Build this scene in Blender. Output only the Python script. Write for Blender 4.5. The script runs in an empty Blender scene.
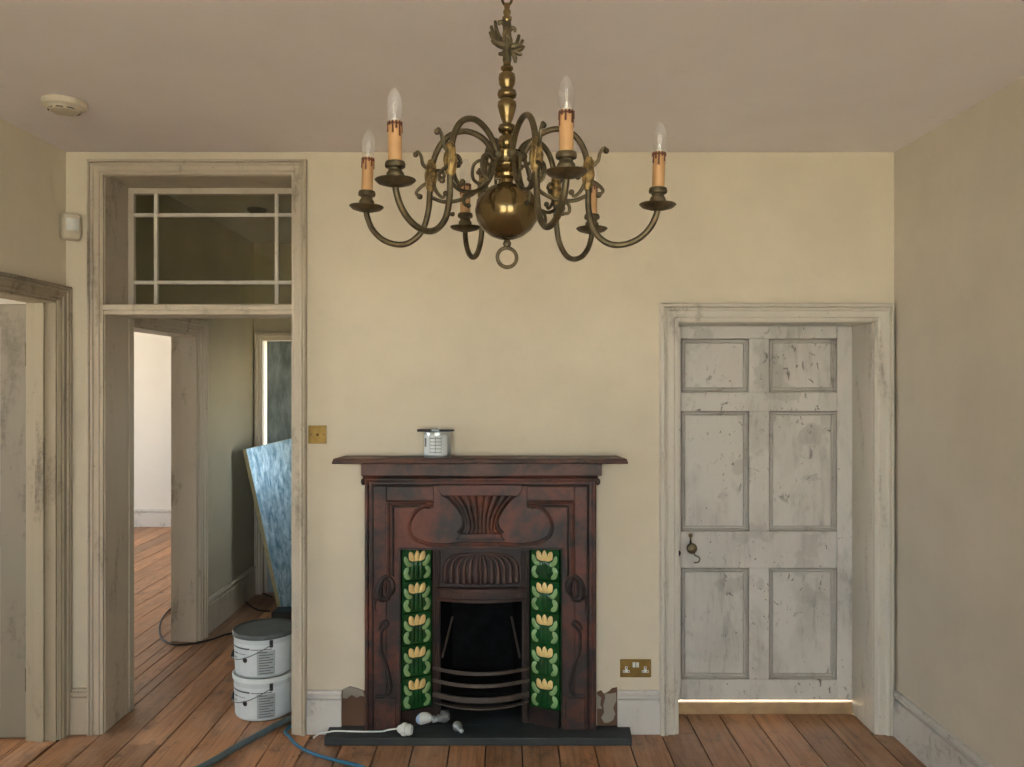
import bpy, bmesh, math, random
from mathutils import Vector, Matrix
random.seed(7)
SC = bpy.context.scene
COL = SC.collection
# ------------------------------------------------------------------ camera, world, light, exposure
F = 820.0; VX, VY = 506.0, 381.0; CZ = 1.676; D = 3.905      # focal px, vanishing point, eye height, wall distance
cam = bpy.data.cameras.new('camera'); camo = bpy.data.objects.new('camera', cam); COL.objects.link(camo)
camo.location = (0, 0, CZ); camo.rotation_euler = (math.pi/2, 0, 0)
cam.sensor_width = 36.0; cam.lens = 36.0*F/1024.0
cam.shift_x = (512-VX)/1024.0; cam.shift_y = -(383.5-VY)/1024.0
cam.clip_start = 0.02
SC.camera = camo
SC.view_settings.view_transform = 'Standard'; SC.view_settings.look = 'None'
SC.view_settings.gamma = 1.0; SC.view_settings.use_curve_mapping = False
SC.view_settings.exposure = 2.65
w = bpy.data.worlds.new('world'); SC.world = w; w.use_nodes = True
bg = w.node_tree.nodes['Background']
bg.inputs['Color'].default_value = (0.83, 0.92, 1.0, 1); bg.inputs['Strength'].default_value = 1.6
sun = bpy.data.lights.new('sun', 'SUN'); sun.energy = 9.5; sun.angle = .02; sun.color = (1.0, .94, .88)
suno = bpy.data.objects.new('sun', sun); COL.objects.link(suno)
suno.rotation_euler = (math.radians(38), 0, math.radians(194))     # high behind the house: lights the ground outside, not the room
def portal(name, loc, rot, sx, sz):
    l = bpy.data.lights.new(name, 'AREA'); l.shape = 'RECTANGLE'; l.size = sx; l.size_y = sz
    l.cycles.is_portal = True
    o = bpy.data.objects.new(name, l); o.location = loc; o.rotation_euler = rot; COL.objects.link(o)
YR = -1.6                                                    # rear wall (behind the camera)
XL, XR, ZC = -2.095, 1.848, 2.765                            # left wall, right wall, ceiling
WINS = [(-1.62, -0.27), (0.17, 1.52)]; WZ0, WZ1 = 0.45, 2.45
for i, (a, b) in enumerate(WINS):
    portal('window_light', ((a+b)/2, YR-0.02, (WZ0+WZ1)/2), (math.pi/2, 0, 0), b-a, WZ1-WZ0)
    COL.objects[-1].rotation_euler = (-math.pi/2, 0, 0)      # faces +Y, into the room
portal('window_light', (-6.02, 7.6, 1.4), (0, -math.pi/2, 0), 1.6, 1.8)   # far room, faces +X
portal('window_light', (-.82, 5.875, 1.35), (0, math.pi/2, 0), .7, .45)      # added hall window, faces -X
portal('window_light', (-5.02, 2.7, 1.45), (0, -math.pi/2, 0), 1.7, 1.6)    # side room, faces +X

# ------------------------------------------------------------------ pixel helpers (direction + a known depth)
def PX(px, Y): return (px-VX)*Y/F
def PZ(py, Y): return CZ-(py-VY)*Y/F
def WXf(px): return PX(px, D)
def WZf(py): return PZ(py, D)
def FLOOR(px, py, z=0.0):
    Y = (CZ-z)*F/(py-VY); return Vector((PX(px, Y), Y, z))

# ------------------------------------------------------------------ materials
def lin(c):
    return tuple((v/12.92 if v <= .04045 else ((v+.055)/1.055)**2.4) for v in c)
class NT:
    def __init__(s, name):
        s.m = bpy.data.materials.new(name); s.m.use_nodes = True
        s.t = s.m.node_tree; s.N = s.t.nodes; s.L = s.t.links
        s.b = s.N['Principled BSDF']; s.out = s.N['Material Output']
    def n(s, typ, **kw):
        nd = s.N.new(typ)
        for k, v in kw.items():
            if k == 'ins':
                for kk, vv in v.items():
                    if isinstance(vv, bpy.types.NodeSocket): s.L.new(vv, nd.inputs[kk])
                    else: nd.inputs[kk].default_value = vv
            else: setattr(nd, k, v)
        return nd
    def pos(s): return s.n('ShaderNodeNewGeometry').outputs['Position']
    def objc(s): return s.n('ShaderNodeTexCoord').outputs['Object']
    def mapv(s, v, scale=(1,1,1), loc=(0,0,0), rot=(0,0,0)):
        return s.n('ShaderNodeMapping', ins={'Vector': v, 'Scale': scale, 'Location': loc, 'Rotation': rot}).outputs[0]
    def noise(s, v, scale, detail=4, rough=.55, dist=0.0):
        return s.n('ShaderNodeTexNoise', ins={'Vector': v, 'Scale': scale, 'Detail': detail, 'Roughness': rough, 'Distortion': dist}).outputs['Fac']
    def ramp(s, f, a, b, ca=(0,0,0,1), cb=(1,1,1,1)):
        r = s.n('ShaderNodeValToRGB', ins={'Fac': f}); e = r.color_ramp.elements
        e[0].position = a; e[1].position = b
        e[0].color = (*ca[:3], 1); e[1].color = (*cb[:3], 1); return r.outputs['Color']
    def mix(s, f, a, b, blend='MIX'):
        nd = s.n('ShaderNodeMix', data_type='RGBA', blend_type=blend)
        for i, v in ((0, f), (6, a), (7, b)):
            if isinstance(v, bpy.types.NodeSocket): s.L.new(v, nd.inputs[i])
            elif i == 0: nd.inputs[0].default_value = v
            else: nd.inputs[i].default_value = (*v[:3], 1)
        return nd.outputs[2]
    def math(s, op, a, b=0.0):
        nd = s.n('ShaderNodeMath', operation=op)
        for i, v in ((0, a), (1, b)):
            if isinstance(v, bpy.types.NodeSocket): s.L.new(v, nd.inputs[i])
            else: nd.inputs[i].default_value = v
        return nd.outputs[0]
    def set(s, **kw):
        for k, v in kw.items():
            k = k.replace('_', ' ')
            if isinstance(v, bpy.types.NodeSocket): s.L.new(v, s.b.inputs[k])
            else: s.b.inputs[k].default_value = (*v[:3], 1) if isinstance(v, tuple) else v
        return s
    def bump(s, h, strength=.2, dist=.01):
        s.L.new(s.n('ShaderNodeBump', ins={'Height': h, 'Strength': strength, 'Distance': dist}).outputs[0], s.b.inputs['Normal']); return s

def m_wall(name, c, stain=.06):
    k = NT(name); p = k.pos()
    n1 = k.noise(p, 1.6, 5, .6); n2 = k.noise(p, 14, 4, .6); n3 = k.noise(p, 90, 3)
    d = tuple(v*(1-stain*2.2) for v in c)
    col = k.mix(k.ramp(n1, .35, .7), c, d)
    col = k.mix(k.math('MULTIPLY', k.ramp(n2, .62, .75), .25), col, tuple(v*.82 for v in c))
    k.set(Base_Color=col, Roughness=.82); k.bump(k.math('ADD', n3, k.math('MULTIPLY', n2, 1.5)), .12, .004); return k.m
def m_paint(name, c, under, wear=.6, scale=6.0, stretch=(1,1,.25), rough=.5):
    """old brushed paint with scuffs that show the undercoat"""
    k = NT(name); p = k.pos()
    v = k.mapv(p, scale=stretch)
    n1 = k.noise(v, scale, 6, .65, .4); n2 = k.noise(p, scale*5, 5, .7); n3 = k.noise(k.mapv(p, scale=(1,1,.12)), 60, 3)
    f1 = k.ramp(k.math('ADD', k.math('MULTIPLY', n1, .75), k.math('MULTIPLY', n2, .25)), .66-.12*wear, .78-.08*wear)
    smear = k.ramp(n1, .42, .75)
    col = k.mix(k.math('MULTIPLY', smear, .35*wear), c, tuple(v*.72 for v in c))
    col = k.mix(k.math('MULTIPLY', f1, min(1, .55+.3*wear)), col, under)
    spots = k.ramp(k.noise(p, scale*11, 2, .5), .72, .76)
    col = k.mix(k.math('MULTIPLY', spots, .7*wear), col, tuple(v*.45 for v in under))
    k.set(Base_Color=col, Roughness=rough); k.bump(k.math('ADD', k.math('MULTIPLY', n3, .5), k.math('MULTIPLY', f1, -1.0)), .25, .003); return k.m
def m_scuff(name, c, grey, dark):
    k = NT(name); p = k.pos(); v = k.mapv(p, scale=(1,1,.5))
    broad = k.ramp(k.noise(v, 3.2, 5, .62, .6), .46, .66)
    streak = k.ramp(k.noise(k.mapv(p, scale=(1,1,.16)), 26, 5, .7, .5), .50, .64)
    col = k.mix(k.math('MULTIPLY', k.math('MULTIPLY', broad, k.math('ADD', k.math('MULTIPLY', streak, .6), .4)), .75), c, grey)
    patchy = k.ramp(k.noise(k.mapv(p, loc=(3.1,0,5.2)), 5.5, 3, .5), .60, .64); col = k.mix(k.math('MULTIPLY', patchy, .28), col, grey)
    zone = k.ramp(k.noise(k.mapv(p, loc=(1.3,0,2.2)), 2.6, 2, .5), .48, .60)
    fleck = k.ramp(k.noise(k.mapv(p, rot=(0,.6,0), scale=(1,1,.6)), 30, 4, .65, .8), .60, .66)
    col = k.mix(k.math('MULTIPLY', k.math('MULTIPLY', zone, fleck), .85), col, dark)
    dots = k.ramp(k.noise(p, 48, 1, .5), .75, .78); col = k.mix(k.math('MULTIPLY', dots, .7), col, dark)
    k.set(Base_Color=col, Roughness=.55); k.bump(k.math('ADD', streak, k.math('MULTIPLY', fleck, -1.0)), .2, .002); return k.m
def m_plain(name, c, rough=.5, metal=0.0, var=.15, scale=30):
    k = NT(name); n = k.noise(k.pos(), scale, 4)
    k.set(Base_Color=k.mix(k.ramp(n, .3, .7), tuple(v*(1-var) for v in c), tuple(min(1, v*(1+var)) for v in c)), Roughness=rough, Metallic=metal); return k.m
def m_patina(name, c, dark, rough=.32, lo=.4, hi=.62, scale=22):
    k = NT(name); p = k.pos(); n = k.noise(p, scale, 6, .65); f = k.ramp(n, lo, hi)
    k.set(Base_Color=k.mix(f, dark, c), Roughness=k.math('ADD', k.math('MULTIPLY', f, -.16), rough+.16), Metallic=.8)
    k.bump(n, .08, .002); return k.m
def m_iron(name, a, b, cdark, metal=.25, rough=.48):
    """cast iron: blackened, with rust red where the polish has gone"""
    k = NT(name); p = k.pos(); n1 = k.noise(p, 5.5, 6, .62, .3); n2 = k.noise(p, 38, 4, .6)
    f = k.ramp(k.math('ADD', k.math('MULTIPLY', n1, .8), k.math('MULTIPLY', n2, .2)), .42, .62)
    col = k.mix(f, cdark, a); col = k.mix(k.math('MULTIPLY', k.ramp(n2, .55, .75), .6), col, b)
    k.set(Base_Color=col, Roughness=rough, Metallic=metal); k.bump(n2, .18, .003); return k.m
def m_wood_floor(name, c1, c2, dust):
    k = NT(name); p = k.pos(); r = k.n('ShaderNodeObjectInfo').outputs['Random']
    off = k.n('ShaderNodeCombineXYZ', ins={'X': k.math('MULTIPLY', r, 37.0), 'Y': k.math('MULTIPLY', r, 91.0), 'Z': k.math('MULTIPLY', r, 13.0)}).outputs[0]
    v = k.n('ShaderNodeVectorMath', operation='ADD', ins={0: p, 1: off}).outputs[0]
    g = k.noise(k.mapv(v, scale=(1,.05,1)), 46, 5, .62, .5); g2 = k.noise(k.mapv(v, scale=(1,.16,1)), 9, 4, .6, .8)
    base = k.mix(g2, c1, c2); base = k.mix(k.math('MULTIPLY', k.ramp(g, .42, .66), .65), base, tuple(v_*.42 for v_ in c1))
    tint = k.ramp(r, 0, 1, (.64,.63,.63), (1.22,1.16,1.10)); base = k.mix(1.0, base, tint, 'MULTIPLY')
    vo = k.n('ShaderNodeTexVoronoi', ins={'Vector': k.mapv(v, scale=(1,.55,1)), 'Scale': 4.2}).outputs['Distance']
    knot = k.ramp(vo, .035, .085, (1,1,1), (0,0,0)); base = k.mix(k.math('MULTIPLY', knot, .8), base, (.035,.016,.008))
    vn = k.n('ShaderNodeTexVoronoi', ins={'Vector': k.mapv(v, scale=(1,.8,1), loc=(3,1,0)), 'Scale': 11.0}).outputs['Distance']
    base = k.mix(k.math('MULTIPLY', k.ramp(vn, .05, .10, (1,1,1), (0,0,0)), .65), base, (.03,.016,.01))
    st = k.ramp(k.noise(k.mapv(v, scale=(1,.5,1)), 9.5, 6, .72), .54, .66); base = k.mix(k.math('MULTIPLY', st, .62), base, (.065,.036,.024))
    du = k.ramp(k.noise(k.mapv(p, scale=(1,.6,1)), 4.5, 6, .75), .47, .66); base = k.mix(k.math('MULTIPLY', du, .52), base, dust)
    k.set(Base_Color=base, Roughness=k.math('ADD', k.math('MULTIPLY', du, .2), .42)); k.bump(g, .25, .003); return k.m
def m_glass(name, tint=(1,1,1), haze=0.0, hazec=(.5,.5,.45), gloss=.06):
    k = NT(name); N = k.N
    tr = k.n('ShaderNodeBsdfTransparent', ins={'Color': (*tint, 1)}); gl = k.n('ShaderNodeBsdfGlossy', ins={'Roughness': .03})
    fr = k.math('MULTIPLY', k.math('POWER', k.n('ShaderNodeLayerWeight', ins={'Blend': .5}).outputs['Facing'], 4.0), .45)
    a = k.n('ShaderNodeMixShader', ins={0: k.math('ADD', fr, gloss), 1: tr.outputs[0], 2: gl.outputs[0]})
    last = a
    if haze:
        df = k.n('ShaderNodeBsdfDiffuse', ins={'Color': (*hazec, 1)})
        nz = k.ramp(k.noise(k.pos(), 5, 4, .6), .3, .7)
        last = k.n('ShaderNodeMixShader', ins={0: k.math('MULTIPLY', nz, haze), 1: a.outputs[0], 2: df.outputs[0]})
    k.L.new(last.outputs[0], k.out.inputs['Surface']); return k.m

M = {}
M['wall'] = m_wall('cream wall paint', lin((.855,.812,.722)))
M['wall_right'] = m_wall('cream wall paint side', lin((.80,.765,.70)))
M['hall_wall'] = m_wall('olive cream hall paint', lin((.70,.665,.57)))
M['far_wall'] = m_wall('warm white paint', lin((.86,.845,.81)), .02)
M['ceil'] = m_wall('ceiling distemper', lin((.92,.895,.895)), .03)
M['trim'] = m_paint('old cream gloss trim', lin((.73,.685,.61)), lin((.37,.315,.25)), .9, 8.0)
M['trim_white'] = m_paint('chipped white trim', lin((.80,.775,.72)), lin((.43,.385,.325)), .85, 8.0)
M['trim_shabby'] = m_paint('shabby stripped trim', lin((.62,.575,.49)), lin((.27,.215,.16)), 1.0, 9.0)
M['door'] = m_scuff('scuffed white door paint', lin((.82,.80,.765)), lin((.52,.50,.47)), lin((.30,.27,.235)))
M['door_moulding'] = m_paint('scuffed shade-toned door moulding', lin((.75,.73,.695)), lin((.42,.39,.355)), .9, 9.0, (1,1,1))  # darker than the door: groove shade put into the colour, plus scuffs
M['leaf'] = m_paint('grey green old door paint', lin((.52,.49,.43)), lin((.32,.27,.215)), 1.0, 7.0)
M['skirt'] = m_paint('scuffed white skirting', lin((.79,.775,.75)), lin((.46,.445,.42)), 1.0, 7.0, (1,1,1))
M['floor'] = m_wood_floor('old pine boards', lin((.63,.44,.295)), lin((.75,.57,.42)), lin((.74,.64,.55)))
M['sub'] = m_plain('dark underfloor', (.02,.014,.01), .9)
M['sill'] = m_plain('brown threshold wood', lin((.70,.58,.43)), .6, 0, .2, 12)
M['step'] = m_plain('pale yellow step outside', lin((.86,.80,.62)), .8)
M['ground'] = m_plain('pale bounce ground outside', lin((.80,.76,.68)), .9, 0, .2, 3)  # unseen ground, kept pale to bounce sunlight onto the ceiling
M['brass'] = m_patina('aged brass', lin((.52,.435,.275)), lin((.37,.32,.225)), .13, .28, .72, 7)
M['bronze'] = m_patina('dull dark bronze', lin((.44,.395,.295)), lin((.32,.29,.225)), .40, .35, .65, 30)
M['gilt'] = m_patina('gilt acanthus', lin((.68,.57,.36)), lin((.40,.335,.22)), .36, .4, .6, 60)
M['candle'] = m_plain('cream candle sleeve', lin((.73,.565,.38)), .5, 0, .06)
M['drip'] = m_plain('brown wax drips', lin((.34,.15,.07)), .35)
M['bulb_glass'] = m_glass('bulb glass with pale sheen', (.97,.97,.97), .17, (.85,.85,.85), gloss=.06)  # white haze in the glass stands in for its bright highlights
M['bulb_grey'] = m_glass('grey hazed bulb glass', (.95,.95,.95), .75, (.40,.41,.41), gloss=.08)  # clear bulb given a grey haze to make it show
M['filament'] = m_plain('bulb stem', lin((.8,.78,.72)), .3, .3)
M['pane'] = m_glass('window glass', (.97,.98,.97))
M['pane_transom'] = m_glass('dusty transom glass', (.80,.80,.68), .10, lin((.46,.44,.36)))
M['iron_red'] = m_iron('rusty red cast iron', lin((.42,.22,.155)), lin((.255,.19,.165)), lin((.17,.145,.135)), .15)
M['iron_dark'] = m_iron('blackened cast iron', lin((.235,.165,.14)), lin((.17,.15,.145)), lin((.13,.115,.11)))
M['insert'] = m_iron('brown insert iron', lin((.30,.20,.165)), lin((.24,.185,.165)), lin((.19,.155,.14)), .3, .42)
M['shelf'] = m_iron('brown mantel iron', lin((.40,.255,.20)), lin((.29,.20,.17)), lin((.23,.175,.155)), .05, .5)
M['soot'] = m_plain('soot black', (.005,.005,.0055), .9, 0, .5, 20); M['soot'].node_tree.nodes['Principled BSDF'].inputs['Specular IOR Level'].default_value = .12
M['bar'] = m_plain('grey iron bars', lin((.36,.325,.30)), .45, .5)
M['tile'] = m_plain('bottle green glaze', lin((.07,.26,.115)), .14, 0, .35, 14)
M['tile_line'] = m_plain('emerald glaze', lin((.09,.36,.16)), .16)
M['petal'] = m_plain('yellow glaze', lin((.88,.76,.50)), .2, 0, .1, 60)
M['leafg'] = m_plain('pale green glaze', lin((.50,.64,.42)), .2, 0, .12, 60)
M['slate'] = m_plain('slate hearth', lin((.175,.20,.205)), .6, 0, .35, 8)
M['zinc'] = m_plain('bright tin', lin((.72,.75,.76)), .3, .75, .1)
M['paper'] = m_plain('white label paper', lin((.80,.83,.84)), .55, 0, .05)
M['print'] = m_plain('grey print', lin((.30,.33,.34)), .6)
M['print_black'] = m_plain('black print', lin((.08,.09,.09)), .6)
M['tub'] = m_plain('white plastic tub', lin((.74,.77,.78)), .4, 0, .05)
M['lid'] = m_plain('dark tub lid', lin((.27,.30,.30)), .5, 0, .2, 12)
M['rim'] = m_plain('pale lid rim', lin((.82,.85,.85)), .4, 0, .05)
M['wire'] = m_plain('wire handle', lin((.40,.42,.42)), .35, .7)
M['black'] = m_plain('black plastic', lin((.06,.06,.065)), .5)
M['hose_grey'] = m_plain('blue grey hose', lin((.30,.37,.39)), .5, 0, .15)
M['hose_blue'] = m_plain('blue hose', lin((.10,.38,.50)), .45, 0, .15)
M['white_plastic'] = m_plain('white plastic', lin((.85,.86,.84)), .4, 0, .04)
M['cream_plastic'] = m_plain('cream plastic', lin((.78,.74,.66)), .45, 0, .04)
M['brass_plate'] = m_patina('brass plate', lin((.60,.49,.27)), lin((.47,.38,.20)), .36, .3, .7, 12)
M['plaster'] = m_wall('bare brown plaster', lin((.44,.32,.24)), .2)
M['plaster_grey'] = m_wall('grey filler', lin((.64,.60,.54)), .15)
M['led_blue'] = m_plain('blue white bulb', lin((.70,.78,.90)), .2, 0, .05)
M['board_edge'] = m_plain('foam board edge', lin((.70,.66,.52)), .7)
def m_foil():
    k = NT('crinkled sky-tinted foil'); p = k.objc()
    n = k.noise(k.mapv(p, scale=(1,1,.28)), 26, 6, .7, .6); n2 = k.noise(p, 5, 3)
    k.set(Base_Color=k.mix(k.ramp(n, .35, .68), lin((.36,.53,.63)), lin((.84,.93,.97))), Metallic=.35, Roughness=.32)  # blue of the reflected light is put into the silver foil's colour
    k.bump(n, .5, .01); return k.m
M['foil'] = m_foil()
def m_frost():
    k = NT('frosted dark glass'); n = k.noise(k.mapv(k.pos(), scale=(1,1,.3)), 14, 5, .7)
    k.set(Base_Color=k.mix(k.ramp(n, .4, .7), lin((.42,.46,.46)), lin((.60,.65,.66))), Roughness=.3); return k.m
M['frost'] = m_frost()

# ------------------------------------------------------------------ mesh builder
ORG = {}
class MB:
    def __init__(s): s.v = []; s.f = []
    def add(s, vs, fs):
        b = len(s.v); s.v += [Vector(v) for v in vs]; s.f += [tuple(i+b for i in f) for f in fs]; return s
    def box(s, x0, x1, y0, y1, z0, z1):
        x0, x1 = min(x0,x1), max(x0,x1); y0, y1 = min(y0,y1), max(y0,y1); z0, z1 = min(z0,z1), max(z0,z1)
        return s.add([(x0,y0,z0),(x1,y0,z0),(x1,y1,z0),(x0,y1,z0),(x0,y0,z1),(x1,y0,z1),(x1,y1,z1),(x0,y1,z1)],
              [(0,3,2,1),(4,5,6,7),(0,1,5,4),(1,2,6,5),(2,3,7,6),(3,0,4,7)])
    def prism(s, poly, y0, y1):                # poly of (x, z), extruded along Y
        n = len(poly)
        return s.add([(x,y0,z) for x,z in poly]+[(x,y1,z) for x,z in poly],
              [tuple(range(n)), tuple(range(2*n-1,n-1,-1))]+[(i,(i+1)%n,(i+1)%n+n,i+n) for i in range(n)])
    def lathe(s, prof, c=(0,0,0), n=24, mat=None):
        """prof: (r, z) list from bottom to top"""
        vs = []; fs = []; k = len(prof)
        for r, z in prof:
            for i in range(n):
                a = 2*math.pi*i/n; vs.append(Vector((r*math.cos(a), r*math.sin(a), z)))
        for j in range(k-1):
            for i in range(n): fs.append((j*n+i, j*n+(i+1)%n, (j+1)*n+(i+1)%n, (j+1)*n+i))
        if prof[0][0] > 1e-5: fs.append(tuple(reversed(range(n))))
        if prof[-1][0] > 1e-5: fs.append(tuple((k-1)*n+i for i in range(n)))
        if mat is not None: vs = [mat @ v for v in vs]
        return s.add([v+Vector(c) for v in vs], fs)
    def tube(s, pts, r, n=10, closed=False):
        pts = [Vector(p) for p in pts]; m = len(pts); R = r if isinstance(r, (list, tuple)) else [r]*m
        vs = []; fs = []; up = None
        for i in range(m):
            t = (pts[(i+1)%m]-pts[i-1]) if closed else (pts[min(i+1,m-1)]-pts[max(i-1,0)])
            t.normalize()
            if up is None:
                up = Vector((0,0,1)) if abs(t.z) < .9 else Vector((1,0,0))
            up = (up-t*up.dot(t)); 
            if up.length < 1e-4: up = t.orthogonal()
            up.normalize(); sd = t.cross(up)
            for j in range(n):
                a = 2*math.pi*j/n; vs.append(pts[i]+(up*math.cos(a)+sd*math.sin(a))*R[i])
        for i in range(m if closed else m-1):
            k = (i+1) % m
            for j in range(n): fs.append((i*n+j, i*n+(j+1)%n, k*n+(j+1)%n, k*n+j))
        if not closed: fs += [tuple(reversed(range(n))), tuple((m-1)*n+j for j in range(n))]
        return s.add(vs, fs)
    def ball(s, c, r, n=12, sc=(1,1,1)):
        pr = [(max(0, math.sin(math.pi*i/(n//2)))*r, -math.cos(math.pi*i/(n//2))*r) for i in range(n//2+1)]
        return s.lathe(pr, c, n, Matrix.Diagonal((*sc, 1)))
    def grid(s, nu, nv, fn):
        vs = [fn(i/nu, j/nv) for j in range(nv+1) for i in range(nu+1)]
        return s.add(vs, [(j*(nu+1)+i, j*(nu+1)+i+1, (j+1)*(nu+1)+i+1, (j+1)*(nu+1)+i) for j in range(nv) for i in range(nu)])
    def mesh(s, name, mat, org, smooth, angle=40, weld=True):
        me = bpy.data.meshes.new(name); me.from_pydata([v-org for v in s.v], [], s.f)
        bm = bmesh.new(); bm.from_mesh(me)
        if weld: bmesh.ops.remove_doubles(bm, verts=bm.verts, dist=1e-6)
        bmesh.ops.recalc_face_normals(bm, faces=bm.faces); bm.to_mesh(me); bm.free()
        if smooth:
            me.polygons.foreach_set('use_smooth', [True]*len(me.polygons)); me.set_sharp_from_angle(angle=math.radians(angle))
        me.materials.append(M[mat]); return me
    def build(s, name, mat, parent=None, org=None, smooth=False, bevel=0, seg=2, angle=40):
        if org is None: org = ORG[parent] if parent else Vector((0,0,0))
        org = Vector(org)
        return place(s.mesh(name, mat, org, smooth, angle), name, parent, org, bevel, seg)
def place(me, name, parent, org, bevel=0, seg=2):
    o = bpy.data.objects.new(name, me); COL.objects.link(o); ORG[o] = Vector(org)
    if parent: o.parent = parent; o.location = Vector(org)-ORG[parent]
    else: o.location = org
    if bevel:
        b = o.modifiers.new('bevel', 'BEVEL'); b.width = bevel; b.segments = seg; b.limit_method = 'ANGLE'; b.angle_limit = math.radians(35)
    return o
def tag(o, label=None, cat=None, group=None, kind=None):
    if label: o['label'] = label
    if cat: o['category'] = cat
    if group: o['group'] = group
    if kind: o['kind'] = kind
    return o
def thing(name, loc, label=None, cat=None, group=None, kind=None):
    o = bpy.data.objects.new(name, None); o.empty_display_size = .05; COL.objects.link(o)
    o.location = loc; ORG[o] = Vector(loc); return tag(o, label, cat, group, kind)
def boxo(name, mat, b, parent=None, bevel=0, org=None, seg=2):
    return MB().box(*b).build(name, mat, parent, org, bevel=bevel, seg=seg)
def catmull(P, n=8, closed=False):
    P = [Vector(p) for p in P]; out = []; m = len(P)
    rng = range(m) if closed else range(m-1)
    for i in rng:
        if closed: a, b, c, d = P[i-1], P[i], P[(i+1)%m], P[(i+2)%m]
        else: a, b, c, d = P[max(i-1,0)], P[i], P[i+1], P[min(i+2,m-1)]
        for k in range(n):
            t = k/n
            out.append(.5*((2*b)+(c-a)*t+(2*a-5*b+4*c-d)*t*t+(3*b-a-3*c+d)*t**3))
    if not closed: out.append(P[-1])
    return out
def structure(o, label, cat=None): return tag(o, label, cat, kind='structure')

# ------------------------------------------------------------------ the room shell
OX0, OX1, OZ = -1.912, -1.017, 2.655          # hall opening in the back wall
DX0, DX1, DZ = 0.819, 1.748, 1.957            # right-hand door opening
FX0, FX1, FZ = -0.500, 0.265, 0.890           # fireplace opening
T = 0.29; YB = D+T
def wall_with_holes(mb, x0, x1, z0, z1, y0, y1, holes):
    """holes (xa, xb, za, zb) sorted by x"""
    x = x0
    for (a, b, c, d) in holes:
        if a > x: mb.box(x, a, y0, y1, z0, z1)
        if c > z0: mb.box(a, b, y0, y1, z0, c)
        if d < z1: mb.box(a, b, y0, y1, d, z1)
        x = b
    if x < x1: mb.box(x, x1, y0, y1, z0, z1)
    return mb
mb = wall_with_holes(MB(), XL, XR, 0, ZC, D, YB, [(OX0, OX1, 0, OZ), (FX0, FX1, 0, FZ), (DX0, DX1, 0, DZ)])
mb.box(FX0-.05, FX1+.05, YB, YB+.1, 0, FZ+.05)
wall_back = structure(mb.build('wall_back', 'wall'), 'cream plaster wall behind the fireplace and between the two doorways', 'wall')
LD0, LD1, LDZ = 2.95, 3.828, 2.054             # door opening in the left wall (along Y)
mb = MB()
for (a, b, c, d) in [(YR-.3, LD0, 0, ZC), (LD1, YB, 0, ZC), (LD0, LD1, LDZ, ZC)]: mb.box(XL-.14, XL, a, b, c, d)
structure(mb.build('wall_left', 'wall'), 'cream wall at the left edge, above the shabby door frame', 'wall')
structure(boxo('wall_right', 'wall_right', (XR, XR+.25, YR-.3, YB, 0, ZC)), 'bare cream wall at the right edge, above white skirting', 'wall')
mb = wall_with_holes(MB(), XL, XR, 0, ZC, YR-.3, YR, [(a, b, WZ0, WZ1) for a, b in WINS])
structure(mb.build('wall_rear', 'wall'), 'cream wall with two windows facing the fireplace', 'wall')
structure(boxo('ceiling', 'ceil', (XL-.2, XR+.25, YR-.3, YB, ZC, ZC+.12)), 'plain pinkish beige ceiling above the chandelier', 'ceiling')
structure(boxo('ground', 'ground', (-30, 30, -30, 30, -.16, -.1)), 'ground outside the house', 'ground')
structure(boxo('step', 'step', (DX0-.3, DX1+.3, YB-.02, YB+1.2, -.1, -.02)), 'added pale yellow step that tints the light under the closed door', 'step')  # unseen step added to colour the bright strip under the door
# hall behind the left opening
HX0, HX1, HY = -1.985, -0.93, 6.46
HD0, HD1, HDZ = 4.30, 5.285, 1.973             # opening in the hall's left wall (along Y)
mb = MB()
for (a, b, c, d) in [(YB, HD0, 0, ZC), (HD1, HY+.15, 0, ZC), (HD0, HD1, HDZ, ZC)]: mb.box(HX0-.17, HX0, a, b, c, d)
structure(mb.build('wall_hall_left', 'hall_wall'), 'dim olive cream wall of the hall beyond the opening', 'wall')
mb = MB()
for (a, b, c, d) in [(YB, 5.65, 0, ZC), (6.1, HY+.15, 0, ZC), (5.65, 6.1, 0, 1.0), (5.65, 6.1, 1.7, ZC)]: mb.box(HX1, HX1+.12, a, b, c, d)
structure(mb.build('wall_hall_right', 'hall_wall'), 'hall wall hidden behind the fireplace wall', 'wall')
EX0, EX1, EZ = -1.914, -1.10, 1.995
mb = wall_with_holes(MB(), HX0, HX1, 0, ZC, HY, HY+.15, [(EX0, EX1, 0, EZ)])
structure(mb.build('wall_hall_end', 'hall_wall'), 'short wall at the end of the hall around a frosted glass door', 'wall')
structure(boxo('ceiling_hall', 'ceil', (HX0-.17, HX1+.12, YB, HY+.15, ZC, ZC+.12)), 'hall ceiling seen through the transom glass', 'ceiling')
# far room beyond the hall doorway
RX0, RX1, RY0, RY1 = -6.0, HX0-.17, 4.25, 9.43
structure(boxo('wall_far', 'far_wall', (RX0-.2, RX1+.3, RY1, RY1+.2, 0, ZC)), 'bright white wall of the far room seen through the hall doorway', 'wall')
structure(boxo('wall_far_right', 'far_wall', (RX1, RX1+.17, HY+.15, RY1, 0, ZC)), 'right-hand wall of the far room', 'wall')
structure(boxo('wall_far_near', 'far_wall', (RX0-.2, RX1-.0, RY0-.1, RY0, 0, ZC)), 'near wall of the far room', 'wall')
mb = MB()
for (a, b, c, d) in [(RY0, 6.7, 0, ZC), (8.5, RY1, 0, ZC), (6.7, 8.5, 0, .6), (6.7, 8.5, 2.2, ZC)]: mb.box(RX0-.2, RX0, a, b, c, d)
structure(mb.build('wall_far_left', 'far_wall'), 'windowed wall of the far room', 'wall')
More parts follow.
